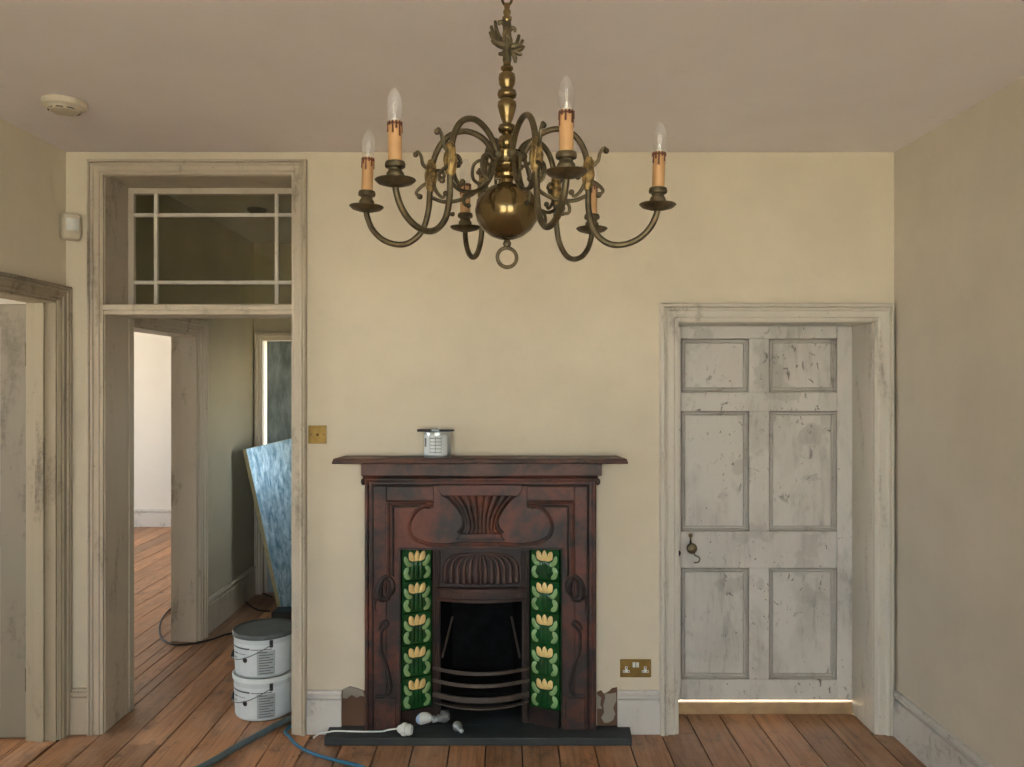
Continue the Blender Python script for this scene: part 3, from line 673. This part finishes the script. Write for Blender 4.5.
# cast-iron insert
IX0, IX1 = TI+.003, 2*FC-TI-.003; Yi = 3.93
for a, b in ((IX0, IX0+.036), (IX1-.036, IX1)): boxo('insert_column', 'iron_dark', (a, b, Yi, Yi+.05, HB, FZ-.004), fp, .004)
for a in (IX0+.012, IX0+.024, IX1-.024, IX1-.012): MB().tube([(a, Yi, HB+.03), (a, Yi, FZ-.03)], .004, 8).build('column_bead', 'iron_dark', fp, smooth=True)
hz0, hz1 = PZ(589, Yi), FZ-.004
boxo('hood', 'iron_dark', (IX0+.036, IX1-.036, Yi+.010, Yi+.05, hz0-.06, hz1), fp, .003)  # darker iron here: the insert's weaker light is put into the colour
q = MB(); cxh = (IX0+IX1)/2; hw = (IX1-IX0)/2-.045; zA, zB = PZ(556, Yi), PZ(582, Yi)
for sgn in (-1, 1):
    for k_ in range(6):
        e = (k_+.75)/6.3*hw; ze = zB+.006*(k_/5)**2
        f_ = k_/5; zt_ = zA+.012; P0, P1, P2, P3 = Vector((cxh+sgn*.002, Yi+.006, zt_)), Vector((cxh+sgn*e*.85, Yi+.002, zt_-.022*(1-f_))), Vector((cxh+sgn*e*1.08, Yi, zt_-.012-.02*(1-f_))), Vector((cxh+sgn*e, Yi-.003, ze))
        C = [P0*(1-t)**3+P1*3*t*(1-t)**2+P2*3*t*t*(1-t)+P3*t**3 for t in [i/14 for i in range(15)]]
        m = len(C); q.tube(C, [.0025+.0115*(i/(m-1))**1.2 for i in range(m)], 8); q.ball((cxh+sgn*e, Yi-.003, ze), .0142, 10)
C = [(cxh, Yi+.002, zA+.008), (cxh, Yi-.002, zB), (cxh, Yi-.004, zB-.012)]; q.tube(C, [.004,.009,.006], 8)
q.build('shell', 'insert', fp, smooth=True, angle=70)
def bowed(nm, mat, z0_, z1_, yend, bulge, thick, xa=IX0, xb=IX1, parent=fp, n=20):
    q = MB(); vs = []
    for i in range(n+1):
        t = i/n; x = xa+(xb-xa)*t; y = yend-bulge*(1-(2*t-1)**2)
        vs += [(x, y, z0_), (x, y, z1_), (x, y+thick, z1_), (x, y+thick, z0_)]
    fs = [(i*4+j, i*4+(j+1)%4, i*4+4+(j+1)%4, i*4+4+j) for i in range(n) for j in range(4)]+[(0,1,2,3), tuple(n*4+j for j in (3,2,1,0))]
    q.add(vs, fs); return q.build(nm, mat, parent, smooth=True, bevel=.002)
bowed('hood_lip', 'insert', hz0-.006, hz0+.008, Yi+.004, .05, .06)
bowed('hood_lip', 'insert', hz0-.056, hz0-.040, Yi+.004, .055, .06)
bowed('hood_lip', 'insert', hz0-.042, hz0-.004, Yi+.012, .045, .04)
q = MB()
for i in range(1, 38):
    t = i/38; x = IX0+(IX1-IX0)*t; y = Yi+.012-.045*(1-(2*t-1)**2); q.box(x-.0025, x+.0025, y-.006, y+.004, hz0-.040, hz0-.006)
q.build('rib', 'insert', fp)['kind'] = 'stuff'
for py, hh in ((672, .016), (684, .017), (698, .026)):
    zb = PZ(py-4, Yi); bowed('grate_bar', 'bar', zb-hh/2, zb+hh/2, Yi-.002, .085, .012)
bowed('grate_bar', 'bar', PZ(700, Yi)-.012, PZ(700, Yi)-.006, Yi-.002, .095, .03)
# firebox: soot black back and splayed cheeks
boxo('fireback', 'soot', (FX0+.06, FX1-.06, YB-.03, YB-.004, HB, FZ-.006), fp)
for s in (0, 1):
    P = [(IX0+.034, Yi+.05), (IX0+.028, Yi+.05), (IX0+.070, YB-.03), (IX0+.080, YB-.03)]
    if s: P = [(2*FC-x, y) for x, y in P]
    q = MB(); q.add([(x,y,HB) for x,y in P]+[(x,y,FZ-.008) for x,y in P], [(0,1,2,3),(4,5,6,7)]+[(i,(i+1)%4,(i+1)%4+4,i+4) for i in range(4)]); q.build('firebox_cheek', 'soot', fp)
    e = 1 if s == 0 else -1; bx_ = IX0 if s == 0 else IX1
    MB().tube([(bx_+e*.045, Yi+.03, .34), (bx_+e*.085, Yi+.16, .50)], .006, 8).build('cheek_bar', 'bar', fp, smooth=True)
boxo('fire_grate_floor', 'soot', (IX0+.04, IX1-.04, Yi+.0, YB-.035, .165, .18), fp)

# ------------------------------------------------------------------ chandelier
CY = 2.1; CXc = PX(507, CY); S = CY/F            # metres per pixel at its depth
def cz(py): return CZ+(VY-py)*S
ch = thing('chandelier', (CXc, CY, cz(211)), 'six-arm brass chandelier with candle bulbs hanging before the fireplace', 'chandelier')
def prof(P): return [(r*S, cz(y)) for r, y in P]
cc = (CXc, CY, 0)
MB().lathe(prof([(0,240.5),(3,240),(8,239),(16,236),(24,230),(30,221),(32.3,211),(30.5,201),(25,193),(16,187),(8,184.5),(6,183),(6,179)]), cc, 40).build('ball', 'brass', ch, smooth=True)
MB().lathe(prof([(5,181),(6,179.5),(8,179),(12.5,178),(13,175),(10.5,173.5),(12,172.5),(16,169),(16.5,166.5),(13.5,164),(13.5,153.5),(14.5,152),(11,150.8),(6,150),(8,147),(9.3,142.5),(8,137.5),(5,135),(4.5,133.5),(8,132),(9.3,129),(8,125.5),(4.5,124),(4.5,122.5),(6,119),(8,112),(9.6,106),(9,102),(6,100.5),(6,99.5),(9,97.5),(9.8,94.5),(9,91),(6,89),(6,88),(8,84),(8.6,79),(8,74.5),(5,72.5),(4.5,71),(6.3,69.5),(6.3,67.5),(4,66),(3.6,62),(3.6,24),(4,22),(4.8,20),(4.8,17.5),(3,16.5),(3,15.5),(3.8,13),(3.8,11),(2.6,9.5),(3,6),(3.2,4)]), cc, 28).build('stem', 'brass', ch, smooth=True, angle=50)
for i in range(8):
    a = math.pi*2*(i+.5)/8; r = 13.6*S; o = MB().box(-.006, .006, -.002, .002, cz(167), cz(154)).build('hub_facet', 'brass', None, org=(0,0,0), bevel=.001)
    o.parent = ch; o.location = (r*math.cos(a), r*math.sin(a), -cz(211)); o.rotation_euler = (0,0,a+math.pi/2)
MB().lathe(prof([(0,248.5),(2.5,247.5),(4,245),(4.2,243),(3,240.5),(2,239)]), cc, 16).build('finial', 'bronze', ch, smooth=True)
q = MB(); rr = 9.6*S; q.tube([(CXc+rr*math.sin(a), CY+rr*.25*math.sin(a), cz(257.5)-rr*math.cos(a)) for a in [2*math.pi*i/28 for i in range(28)]], 1.9*S, 10, True); q.build('pull_ring', 'bronze', ch, smooth=True)
# double-headed eagle round the upper stem
q = MB()
def horn(P, r0, r1=.3, yo=0.0):
    C = catmull([(CXc+x*S, CY+yo*S, cz(y)) for x, y in P], 5); m = len(C); q.tube(C, [(r0+(r1-r0)*i/(m-1))*S for i in range(m)], 8)
q.lathe(prof([(3,66),(4.5,60),(4,54),(5,46),(5.2,40),(4.2,32),(4.5,26),(4,21)]), cc, 12)
for sg, dy in ((-1, 0), (1, 13)):
    horn([(sg*2,46+dy*.0),(sg*8,44+dy*.2),(sg*12,41+dy*.2)], 4.4, 3.4)
    for tx, ty, bx_, by_ in ((-12,21,-7,40),(-16,26,-8,41),(-17,32,-9,42),(-15,40,-9,43),(-9,46,-6,43)):
        y1 = ty+(14 if sg > 0 else 0); y0 = by_+(8 if sg > 0 else 0)
        horn([(sg*-bx_*.9, y0), (sg*(-bx_-tx)/2*1.05, (y0+y1)/2+1.5), (sg*-tx, y1)], 2.6, 1.5)
    horn([(sg*1,26+(6 if sg > 0 else 0)),(sg*5,22+(6 if sg > 0 else 0)),(sg*8,22.5+(7 if sg > 0 else 0)),(sg*7.5,25+(7 if sg > 0 else 0))], 2.8, 1.2)
    horn([(sg*2,53),(sg*6,54),(sg*8.5,53.5+(9 if sg > 0 else 0))], 2.8, 1.5)
horn([(0,38),(4,42),(2,50)], 2.4, 1.2, -4); horn([(0,30),(-3,36),(-2,44)], 2.2, 1.4, -4); horn([(0,48),(1,56),(3,62)], 2.2, 1.0, -4)
q.build('eagle_ornament', 'bronze', ch, smooth=True, angle=60)
# chain links and ceiling hook, up to the ceiling
ztop = ZC; zc0 = cz(5); q = MB(); i = 0; z = zc0
while z < ztop-.055:
    pts = [(CXc+(.013*math.sin(a) if i % 2 == 0 else 0), CY+(.013*math.sin(a) if i % 2 else 0), z+.022-.024*math.cos(a)) for a in [2*math.pi*k/18 for k in range(18)]]
    MB().tube(pts, .0036, 8, True).build('chain_link', 'bronze', ch, smooth=True); z += .038; i += 1
MB().lathe([(.003, z), (.006, z+.006), (.008, ztop-.03), (.03, ztop-.02), (.045, ztop-.006), (.045, ztop-.0005)], cc, 20).build('ceiling_cup', 'bronze', ch, smooth=True)
# one arm, then five copies
AO = Vector((CXc, CY, cz(211)))
def av(r, y, t=0.0): return (CXc+r*S, CY+t*S, cz(y))
armC = catmull([av(13,160), av(17,151), av(25,140), av(37,132.5), av(50,130.5), av(64,136), av(74,149), av(79.5,168), av(80.5,188), av(81.5,210), av(87,230), av(99,242), av(113,245), av(129,240), av(141,229), av(147,216), av(148,208)], 6)
arm = MB().tube(armC, 3.0*S, 12).build('arm', 'bronze', ch, smooth=True)
q = MB(); q.tube(catmull([av(15,156), av(19,168), av(23,180), av(32,191), av(44,198), av(56,201), av(68,201), av(80,196)], 6), 2.0*S, 8) 
q.tube(catmull([av(56,201), av(62,206), av(62,213), av(56,214)], 5), 1.7*S, 8)
q.tube(catmull([av(18,166), av(28,160), av(36,165), av(36,178), av(29,184)], 5), 1.7*S, 8)
q.ball(av(56,214), 2.5*S, 10); q.ball(av(29,184), 2.6*S, 10); q.ball(av(14,157), 5.2*S, 12)
q.build('scroll', 'bronze', arm, smooth=True)
q = MB(); q.lathe([(3.2*S, cz(191)), (4.2*S, cz(187)), (3.8*S, cz(181)), (5.0*S, cz(176)), (4.4*S, cz(170)), (5.2*S, cz(166)), (4.0*S, cz(162)), (3.2*S, cz(159))], av(80,0)[:2]+(0,), 12)
for k_ in range(6):
    a = k_*math.pi/3; q.tube([(av(80,0)[0]+3.9*S*math.cos(a), CY+3.9*S*math.sin(a), cz(188)), (av(80,0)[0]+5.2*S*math.cos(a+.5), CY+5.2*S*math.sin(a+.5), cz(175)), (av(80,0)[0]+3.8*S*math.cos(a+1), CY+3.8*S*math.sin(a+1), cz(162))], [1.0*S,1.8*S,1.0*S], 6)
q.build('acanthus', 'gilt', arm, smooth=True, angle=60)
q = MB()
def curl(P, r0=2.0):
    C = catmull([av(*p) for p in P], 5); m = len(C); q.tube(C, [(r0*(1-.25*i/(m-1)))*S for i in range(m)], 8); q.ball(P and av(*P[-1]), 3.0*S, 10)
curl([(83,168),(89,163),(91,155),(95,150),(97,153)]); curl([(77,170),(70,170),(66,175),(70,178)])
curl([(83,182),(90,186),(95,192),(91,196)]); curl([(77,184),(73,192),(67,197),(64,193)])
q.build('leaf_curl', 'bronze', arm, smooth=True)
pc = av(148, 0)[:2]+(0,)
MB().lathe([(2*S, cz(213)), (4*S, cz(211.5)), (9*S, cz(210.5)), (15*S, cz(208.6)), (17.8*S, cz(206)), (17.4*S, cz(205.2)), (14*S, cz(207.6)), (5*S, cz(209.4)), (4.5*S, cz(207))], pc, 32).build('drip_pan', 'bronze', arm, smooth=True)
MB().lathe([(5*S, cz(209.5)), (5*S, cz(206.5)), (6.2*S, cz(205)), (7.6*S, cz(203)), (7.8*S, cz(200.5)), (6.6*S, cz(198.5)), (5.8*S, cz(197.5)), (6*S, cz(196)), (8.6*S, cz(194.8)), (9.0*S, cz(192.5)), (8.2*S, cz(190)), (6.4*S, cz(189.5))], pc, 24).build('candle_cup', 'bronze', arm, smooth=True, angle=50)
zs0, zs1 = cz(191), cz(155.5)
MB().lathe([(5.9*S, zs0), (5.9*S, zs1-.001), (5.4*S, zs1), (3.5*S, zs1)], pc, 24).build('candle_sleeve', 'candle', arm, smooth=True)
q = MB(); random.seed(3); px_, py_ = pc[0], pc[1]; rd = 6.0*S
for k_ in range(12):
    a = 2*math.pi*k_/12; ln = (.010, .028, .018, .034, .012, .024)[k_ % 6]; b = a+2*math.pi/24
    cpt = lambda an, zz: (px_+rd*math.cos(an), py_+rd*math.sin(an), zz)
    q.tube([cpt(a, zs1-.001), cpt(a, zs1-ln*.5), cpt(a, zs1-ln)], [.0022,.0020,.0026], 6)
    q.tube([cpt(a, zs1-.002), cpt(b, zs1-.0075), cpt(a+2*math.pi/12, zs1-.002)], .0020, 6)
q.build('wax_drip', 'drip', arm, smooth=True)
bz = zs1-.002
MB().lathe([(.0125, bz), (.0148, bz+.007), (.0170, bz+.020), (.0176, bz+.032), (.0168, bz+.045), (.0142, bz+.057), (.0098, bz+.067), (.005, bz+.0735), (.002, bz+.0755), (0, bz+.076)], pc, 24).build('bulb', 'bulb_glass', arm, smooth=True)
q = MB(); q.lathe([(.0118, bz+.001), (.0118, bz+.005), (.004, bz+.010), (.0018, bz+.020), (0, bz+.022)], pc, 12)
for dx in (-.006, .006): q.tube([(px_, py_, bz+.018), (px_+dx, py_, bz+.034)], .0005, 5)
q.tube(catmull([(px_-.006, py_, bz+.034), (px_-.003, py_, bz+.043), (px_+.003, py_, bz+.043), (px_+.006, py_, bz+.034)], 4), .0006, 5)
q.build('filament', 'filament', arm, smooth=True)
base = math.radians(-10.7)
for i in range(6):
    a = arm
    if i:
        a = arm.copy(); COL.objects.link(a)
        for c in arm.children:
            e = c.copy(); COL.objects.link(e); e.parent = a
    a.rotation_euler = (0, (.031, .010, .012, -.034, -.034, .013)[i], base-i*math.pi/3)

# ------------------------------------------------------------------ things on walls, ceiling, shelf and hearth
# paint tin on the mantel
ty = 3.83; tx = PX(437.5, ty); tz = zst+.0005; k = 1/214.0
tin = thing('paint_tin', (tx, ty, tz), 'small open paint tin standing on the mantel shelf', 'paint tin')
tr = 13.6*k; thh = 25*k
MB().lathe([(tr*.97, tz), (tr, tz+.003), (tr, tz+thh-.004), (tr*1.04, tz+thh-.002), (tr*1.04, tz+thh), (tr*.9, tz+thh), (tr*.9, tz+thh-.02), (0, tz+thh-.021)], (tx, ty, 0), 32).build('can', 'zinc', tin, smooth=True)
def wrap(q, c, r, a0, a1, z0_, z1_, n=8, taper=0.0, zref=0.0):
    vs = []
    for i in range(n+1):
        a = math.radians(a0+(a1-a0)*i/n)
        for z in (z0_, z1_):
            rr_ = r+taper*(z-zref); vs.append((c[0]+rr_*math.cos(a), c[1]+rr_*math.sin(a), z))
    q.add(vs, [(2*i, 2*i+2, 2*i+3, 2*i+1) for i in range(n)])
q = MB(); wrap(q, (tx, ty), tr+.0006, -160, -40, tz+.012, tz+thh-.012, 20); q.build('label', 'paper', tin, smooth=True)
q = MB()
for i in range(5): wrap(q, (tx, ty), tr+.0010, -118, -70, tz+.025+i*.016, tz+.0275+i*.016, 8)
for a in (-118, -94, -70): wrap(q, (tx, ty), tr+.0010, a-.8, a+.8, tz+.02, tz+.098, 1)
wrap(q, (tx, ty), tr+.001, -150, -138, tz+.05, tz+.09, 3)
q.build('label_print', 'print', tin, smooth=True)
br = thing('paint_brush', (tx, ty, tz+thh), 'dark paintbrush lying across the open paint tin', 'paintbrush')
bzz = tz+thh+.0005
q = MB(); q.add([(tx-.095,ty-.012,bzz),(tx-.095,ty+.012,bzz),(tx-.03,ty+.010,bzz),(tx-.03,ty-.010,bzz),(tx-.095,ty-.012,bzz+.012),(tx-.095,ty+.012,bzz+.012),(tx-.03,ty+.010,bzz+.012),(tx-.03,ty-.010,bzz+.012)], [(0,1,2,3),(4,5,6,7),(0,1,5,4),(1,2,6,5),(2,3,7,6),(3,0,4,7)]); q.build('handle', 'iron_dark', br, bevel=.003)
boxo('ferrule', 'wire', (tx-.03, tx+.01, ty-.022, ty+.022, bzz, bzz+.013), br, .002)
boxo('bristles', 'black', (tx+.01, tx+.078, ty-.022, ty+.022, bzz+.002, bzz+.011), br, .003)
# light switch
sx, sz = WXf(317.5), WZf(434.5)
sw = thing('light_switch', (sx, D, sz), 'square brass light switch on the wall beside the hall frame', 'light switch')
boxo('plate', 'brass_plate', (sx-.043, sx+.043, D-.006, D-.0002, sz-.043, sz+.043), sw, .002)
q = MB(); q.lathe([(.006,0),(.006,.003),(.003,.004),(.0035,.018),(0,.02)], (sx+.002, D-.006, sz), 12, RotY); q.build('toggle', 'brass', sw, smooth=True)
for dx in (-.03, .03): MB().lathe([(.004,0),(.003,.0015),(0,.002)], (sx+dx, D-.006, sz), 10, RotY).build('screw', 'bronze', sw, smooth=True)
# double socket
sx, sz = WXf(635.5), WZf(668)
so = thing('double_socket', (sx, D, sz), 'brass double wall socket above the short skirting', 'socket')
boxo('plate', 'brass_plate', (sx-.074, sx+.074, D-.007, D-.0002, sz-.043, sz+.043), so, .003)
for e in (-1, 1):
    q = MB().box(sx+e*.045-.016, sx+e*.045+.016, D-.0078, D-.006, sz-.020, sz-.008); q.box(sx+e*.045-.006, sx+e*.045+.006, D-.0078, D-.006, sz-.010, sz+.010); q.build('socket_insert', 'white_plastic', so, bevel=.0005)
    q = MB().box(sx+e*.045-.013, sx+e*.045-.009, D-.0082, D-.006, sz-.018, sz-.011); q.box(sx+e*.045+.009, sx+e*.045+.013, D-.0082, D-.006, sz-.018, sz-.011); q.box(sx+e*.045-.002, sx+e*.045+.002, D-.0082, D-.006, sz, sz+.008); q.build('pin_slot', 'black', so)
    boxo('rocker', 'white_plastic', (sx+e*.0085-.0065, sx+e*.0085+.0065, D-.011, D-.006, sz+.006, sz+.030), so, .0015)
# corner motion sensor
o = thing('motion_sensor', (-2.043, 3.853, PZ(227, 3.85)), 'white motion sensor mounted in the upper left corner', 'sensor')
zz = PZ(227, 3.85)
b1 = MB().box(-.042, .042, -.018, .030, zz-.062, zz+.066).build('housing', 'cream_plastic', o, org=(-2.043, 3.853, zz-0), bevel=.016, seg=4)
b1.data.transform(Matrix.Translation((-2.043, 3.853, 0))); b1.location = (0,0,0); b1.rotation_euler = (0,0,math.radians(45))
b2 = MB().grid(12, 8, lambda u, v: (-2.043+(u-.5)*.056, 3.853-.0185-.012*math.sin(math.pi*u), zz-.02+.058*v)).build('lens', 'white_plastic', o, org=(-2.043, 3.853, zz), smooth=True)
b2.rotation_euler = (0,0,math.radians(45))
# smoke detector
sd = FLOOR(0, 0) if False else None
Ysd = (ZC-CZ)*F/(VY-101.5); xsd = PX(64.5, Ysd)
o = thing('smoke_detector', (xsd, Ysd, ZC), 'round white smoke detector on the ceiling', 'smoke detector')
MB().lathe([(.045, ZC-.042), (.052, ZC-.040), (.058, ZC-.030), (.062, ZC-.026), (.078, ZC-.022), (.082, ZC-.010), (.080, ZC-.0005)], (xsd, Ysd, 0), 32).build('housing', 'cream_plastic', o, smooth=True)
q = MB()
for a0 in (-120, -80, -160, -40, 20, 60, 100, 140): wrap(q, (xsd, Ysd), .0562, a0-14, a0+14, ZC-.0385, ZC-.031, 5, -.6, ZC-.0347)
q.build('vent_slot', 'black', o, smooth=True)
# hall ceiling rose seen through the transom
Yr = (ZC-CZ)*F/(VY-209); xr = PX(257, Yr)
o = MB().lathe([(.02, ZC-.03), (.045, ZC-.025), (.06, ZC-.012), (.062, ZC-.0005)], (xr, Yr, 0), 20).build('ceiling_rose', 'iron_dark', None, org=(xr, Yr, ZC), smooth=True)
tag(o, 'dark round ceiling rose in the hall, seen through the transom glass', 'ceiling rose')

# stacked tubs in the hall doorway
by = 4.17; bx = -1.227; r0, r1, bh = .142, .151, .210
def tub(label, z0, dark):
    t = thing('paint_tub', (bx, by, z0), label, 'tub', 'stacked paint tubs')
    tp = (r1-r0)/bh
    MB().lathe([(r0*.96, z0), (r0, z0+.006), (r1, z0+bh-.014), (r1-.002, z0+bh-.009)], (bx, by, 0), 40).build('body', 'tub', t, smooth=True)
    lidm = 'lid' if dark else 'rim'
    MB().lathe([(r1+.001, z0+bh-.022), (r1+.006, z0+bh-.020), (r1+.007, z0+bh-.004), (r1+.003, z0+bh+.002), (r1-.006, z0+bh), (r1-.010, z0+bh-.004), (0, z0+bh-.004)], (bx, by, 0), 40).build('lid', lidm, t, smooth=True)
    rr_ = r0+.0012
    q = MB(); wrap(q, (bx, by), rr_, -165, -20, z0+.012, z0+bh-.045, 30, tp, z0); q.build('label', 'paper', t, smooth=True)
    q = MB(); rp = rr_+.0008
    def W(a0, a1, za, zb): wrap(q, (bx, by), rp, a0, a1, z0+za, z0+zb, 6, tp, z0)
    W(-150, -102, .140, .148); W(-100, -60, .140, .144)
    W(-150, -132, .112, .118); W(-128, -112, .114, .117); W(-150, -136, .088, .093)
    for i in range(9): W(-84, -84+(26, 22, 27, 18, 25, 27, 20, 26, 15)[i], .022+i*.013, .026+i*.013)
    q.build('label_print', 'print', t, smooth=True)
    q = MB(); wrap(q, (bx, by), rr_+.0006, -88, -54, z0+.015, z0+.136, 8, tp, z0); q.build('label_panel', 'wire_grey', t, smooth=True)
    q = MB(); vs = []      # round emblem
    for i in range(20):
        a = 2*math.pi*i/20; an = math.radians(-113)+math.cos(a)*.095; zz = z0+.088+math.sin(a)*.0135
        rr2 = rp+.0004+tp*(zz-z0); vs.append((bx+rr2*math.cos(an), by+rr2*math.sin(an), zz))
    q.add(vs, [tuple(range(20))]); q.build('emblem', 'print_black', t)
    q = MB()
    for a0 in (-62, 118):
        q.box(bx+math.cos(math.radians(a0))*(r1+.004)-.008, bx+math.cos(math.radians(a0))*(r1+.004)+.008, by+math.sin(math.radians(a0))*(r1+.004)-.006, by+math.sin(math.radians(a0))*(r1+.004)+.006, z0+bh-.058, z0+bh-.024)
    q.build('handle_lug', 'black', t, bevel=.002)
    H = []
    for i in range(13):           # wire bail hanging down across the front
        u = i/12; an = math.radians(-62-180*u*1.0); dr = math.sin(math.pi*min(1, u*1.0))
        zz = z0+bh-.045-.085*dr; rr3 = r1+.006+tp*(zz-z0-bh)+.004
        H.append((bx+rr3*math.cos(an), by+rr3*math.sin(an), zz))
    C = catmull(H, 4); MB().tube(C, .0022, 8).build('bail', 'wire', t, smooth=True)
    g0, g1 = 26, 33
    MB().tube(C[g0:g1], .0075, 10).build('grip', 'black', t, smooth=True)
    return t
M['wire_grey'] = m_plain('grey label panel', lin((.62,.65,.66)), .6, 0, .05)
tub('lower white paint tub with pale lid, standing on the hall boards', .001, False)
tub('upper white paint tub with dark lid, stacked on the other', .001+bh+.003, True)

# foil-faced insulation board leaning in the hall
pb = FLOOR(282, 613)
bd = thing('insulation_board', pb, 'silver foil-faced insulation board with reflected blue painted in, leaning in the hall behind the tubs', 'board')
BU, BV = Vector((.26, .45, .057)), Vector((-.261, 0, 1.183)); BN = BU.cross(BV).normalized()
pb.z = .002
def brd(nm, mat, a, b, n0, n1, c=0.0, e=1.0):
    q = MB(); vs = [pb+BU*u+BV*v+BN*w_ for w_ in (n0, n1) for u, v in ((a, c), (b, c), (b, e), (a, e))]
    q.add(vs, [(0,3,2,1),(4,5,6,7),(0,1,5,4),(1,2,6,5),(2,3,7,6),(3,0,4,7)]); return q.build(nm, mat, bd, org=pb)
brd('core', 'board_edge', 0, 1, -.036, 0); brd('foil_face', 'foil', .004, .996, 0, .0015, .002, .998); brd('foil_back', 'foil', .004, .996, -.0375, -.036, .002, .998)
# dark tool case under the raised corner of the board
o = thing('tool_case', (-1.42, 5.66, 0), 'black tool case on the hall floor behind the tubs', 'tool case')
boxo('body', 'black', (-1.60, -1.20, 5.58, 5.74, .0005, .10), o, .012); boxo('handle', 'black', (-1.46, -1.34, 5.63, 5.65, .10, .125), o, .006)

# hoses and cables on the floor
def cable(nm, mat, P, r, label, cat, n=8):
    C = catmull([Vector((p[0], p[1], p[2] if len(p) > 2 else r+.001)) for p in P], n)
    o = MB().tube(C, r, 10).build(nm, mat, None, org=(C[0].x, C[0].y, 0), smooth=True); return tag(o, label, cat)
def fl(px, py): v = FLOOR(px, py); return (v.x, v.y)
P = [fl(288, 722), fl(270, 732), fl(250, 743), fl(232, 753), fl(214, 764)]
cable('hose', 'hose_grey', [(-1.035, 4.30), (-1.04, 4.12)]+P+[(-1.36, 3.45), (-1.55, 3.25), (-1.9, 3.1)], .015, 'thick blue-grey hose trailing from the tubs across the boards', 'hose')
cable('cable', 'hose_blue', [(-1.028, D+.10), (-1.05, D-.0), fl(289, 738), fl(297, 747), fl(312, 755), fl(335, 762), fl(360, 768), (-.50, 3.45), (-.3, 3.35)], .0075, 'thin bright blue hose curving out from the hall frame', 'hose')
cable('cable', 'black', [fl(176, 606), fl(167, 613), fl(160, 625), fl(161, 638), fl(171, 645), fl(188, 645.5), fl(210, 641), fl(235, 634), (-1.45, 5.4), (-1.35, 5.5)], .006, 'thin black cable looping round the foot of the hall doorway', 'cable')
cable('cable', 'black', [fl(270, 612), fl(258, 611), fl(247, 604), fl(243, 597), fl(249, 592), fl(262, 594), fl(272, 598)], .006, 'black cable coil on the floor at the hall end', 'cable')

# lampholder, bulbs on the hearth
hz = HT+.0005
Yh = (CZ-hz)*F/(735-VY)
def hp_(px, py, z=hz): 
    Y = (CZ-z)*F/(py-VY); return Vector((PX(px, Y), Y, z))
c = hp_(406, 736); r_ = .022
lh = thing('lampholder', c, 'white plastic lampholder with trailing white cord on the slate hearth', 'lampholder')
Rx = Matrix.Rotation(math.radians(90), 4, 'Y')
Rx = Matrix.Rotation(math.radians(-12), 4, 'Z') @ Rx
LP = [(.006,-.035),(.012,-.030),(.018,-.018),(.024,-.012),(.024,.0),(.019,.002),(.019,.008),(.022,.009),(.022,.014),(.018,.015),(.018,.022),(.016,.024),(.013,.022),(.0,.018)]
q = MB(); q.lathe([(a*1.22, b*1.22) for a, b in LP], (c.x, c.y, c.z+.030), 24, Rx); q.build('body', 'white_plastic', lh, smooth=True)
e = hp_(324, 732); e2 = FLOOR(313, 739)
C = catmull([(c.x-.042, c.y+.009, c.z+.030), (c.x-.085, c.y+.014, hz+.022), hp_(380, 731.5, hz+.006), hp_(355, 731.5, hz+.005), hp_(336, 731, hz+.005), (PX(328, 3.82), 3.82, hz+.003), (e2.x+.03, e2.y+.02, .02), (e2.x, e2.y, .004)], 8)
MB().tube(C, .0038, 8).build('cord', 'white_plastic', lh, smooth=True)
MB().tube([C[-1], C[-1]+Vector((-.014, -.006, .001))], .003, 6).build('cord_end', 'bronze', lh, smooth=True)
def bulb(label, px, py, ang, glass, r, tilt=0):
    c = hp_(px, py); t = thing('light_bulb', c, label, 'light bulb', 'light bulbs on the hearth')
    R_ = Matrix.Rotation(math.radians(ang), 4, 'Z') @ Matrix.Rotation(math.radians(90+tilt), 4, 'Y'); cc_ = (c.x, c.y, c.z+r)
    MB().lathe([(.012,-r*1.75), (.013,-r*1.5), (r*.62,-r*.95), (r*.9,-r*.4), (r,0), (r*.87,r*.5), (r*.5,r*.87), (0,r)], cc_, 24, R_).build('globe', glass, t, smooth=True)
    MB().lathe([(0,-r*1.75-.024), (.006,-r*1.75-.022), (.011,-r*1.75-.018), (.0115,-r*1.75), (.0125,-r*1.70)], cc_, 16, R_).build('cap', 'zinc', t, smooth=True)
    return t, R_, cc_
t, R_, cc_ = bulb('round blue-white bulb with white collar lying on the hearth', 420, 724, 180-6, 'led_blue', .031)
MB().lathe([(.0135,-.055), (.021,-.046), (.027,-.028), (.0308,-.012), (.0318,-.004), (.0310,-.003)], cc_, 24, R_).build('collar', 'white_plastic', t, smooth=True)
t, R_, cc_ = bulb('clear round glass bulb lying on the hearth beside the white one', 444, 722.5, 48, 'bulb_grey', .031)
MB().lathe([(.0105,-.053), (.008,-.040), (.003,-.02), (0,-.018)], cc_, 10, R_).build('filament_stem', 'filament', t, smooth=True)
bulb('small reflector bulb standing alone on the middle of the hearth', 457.5, 731, 112, 'zinc', .023)
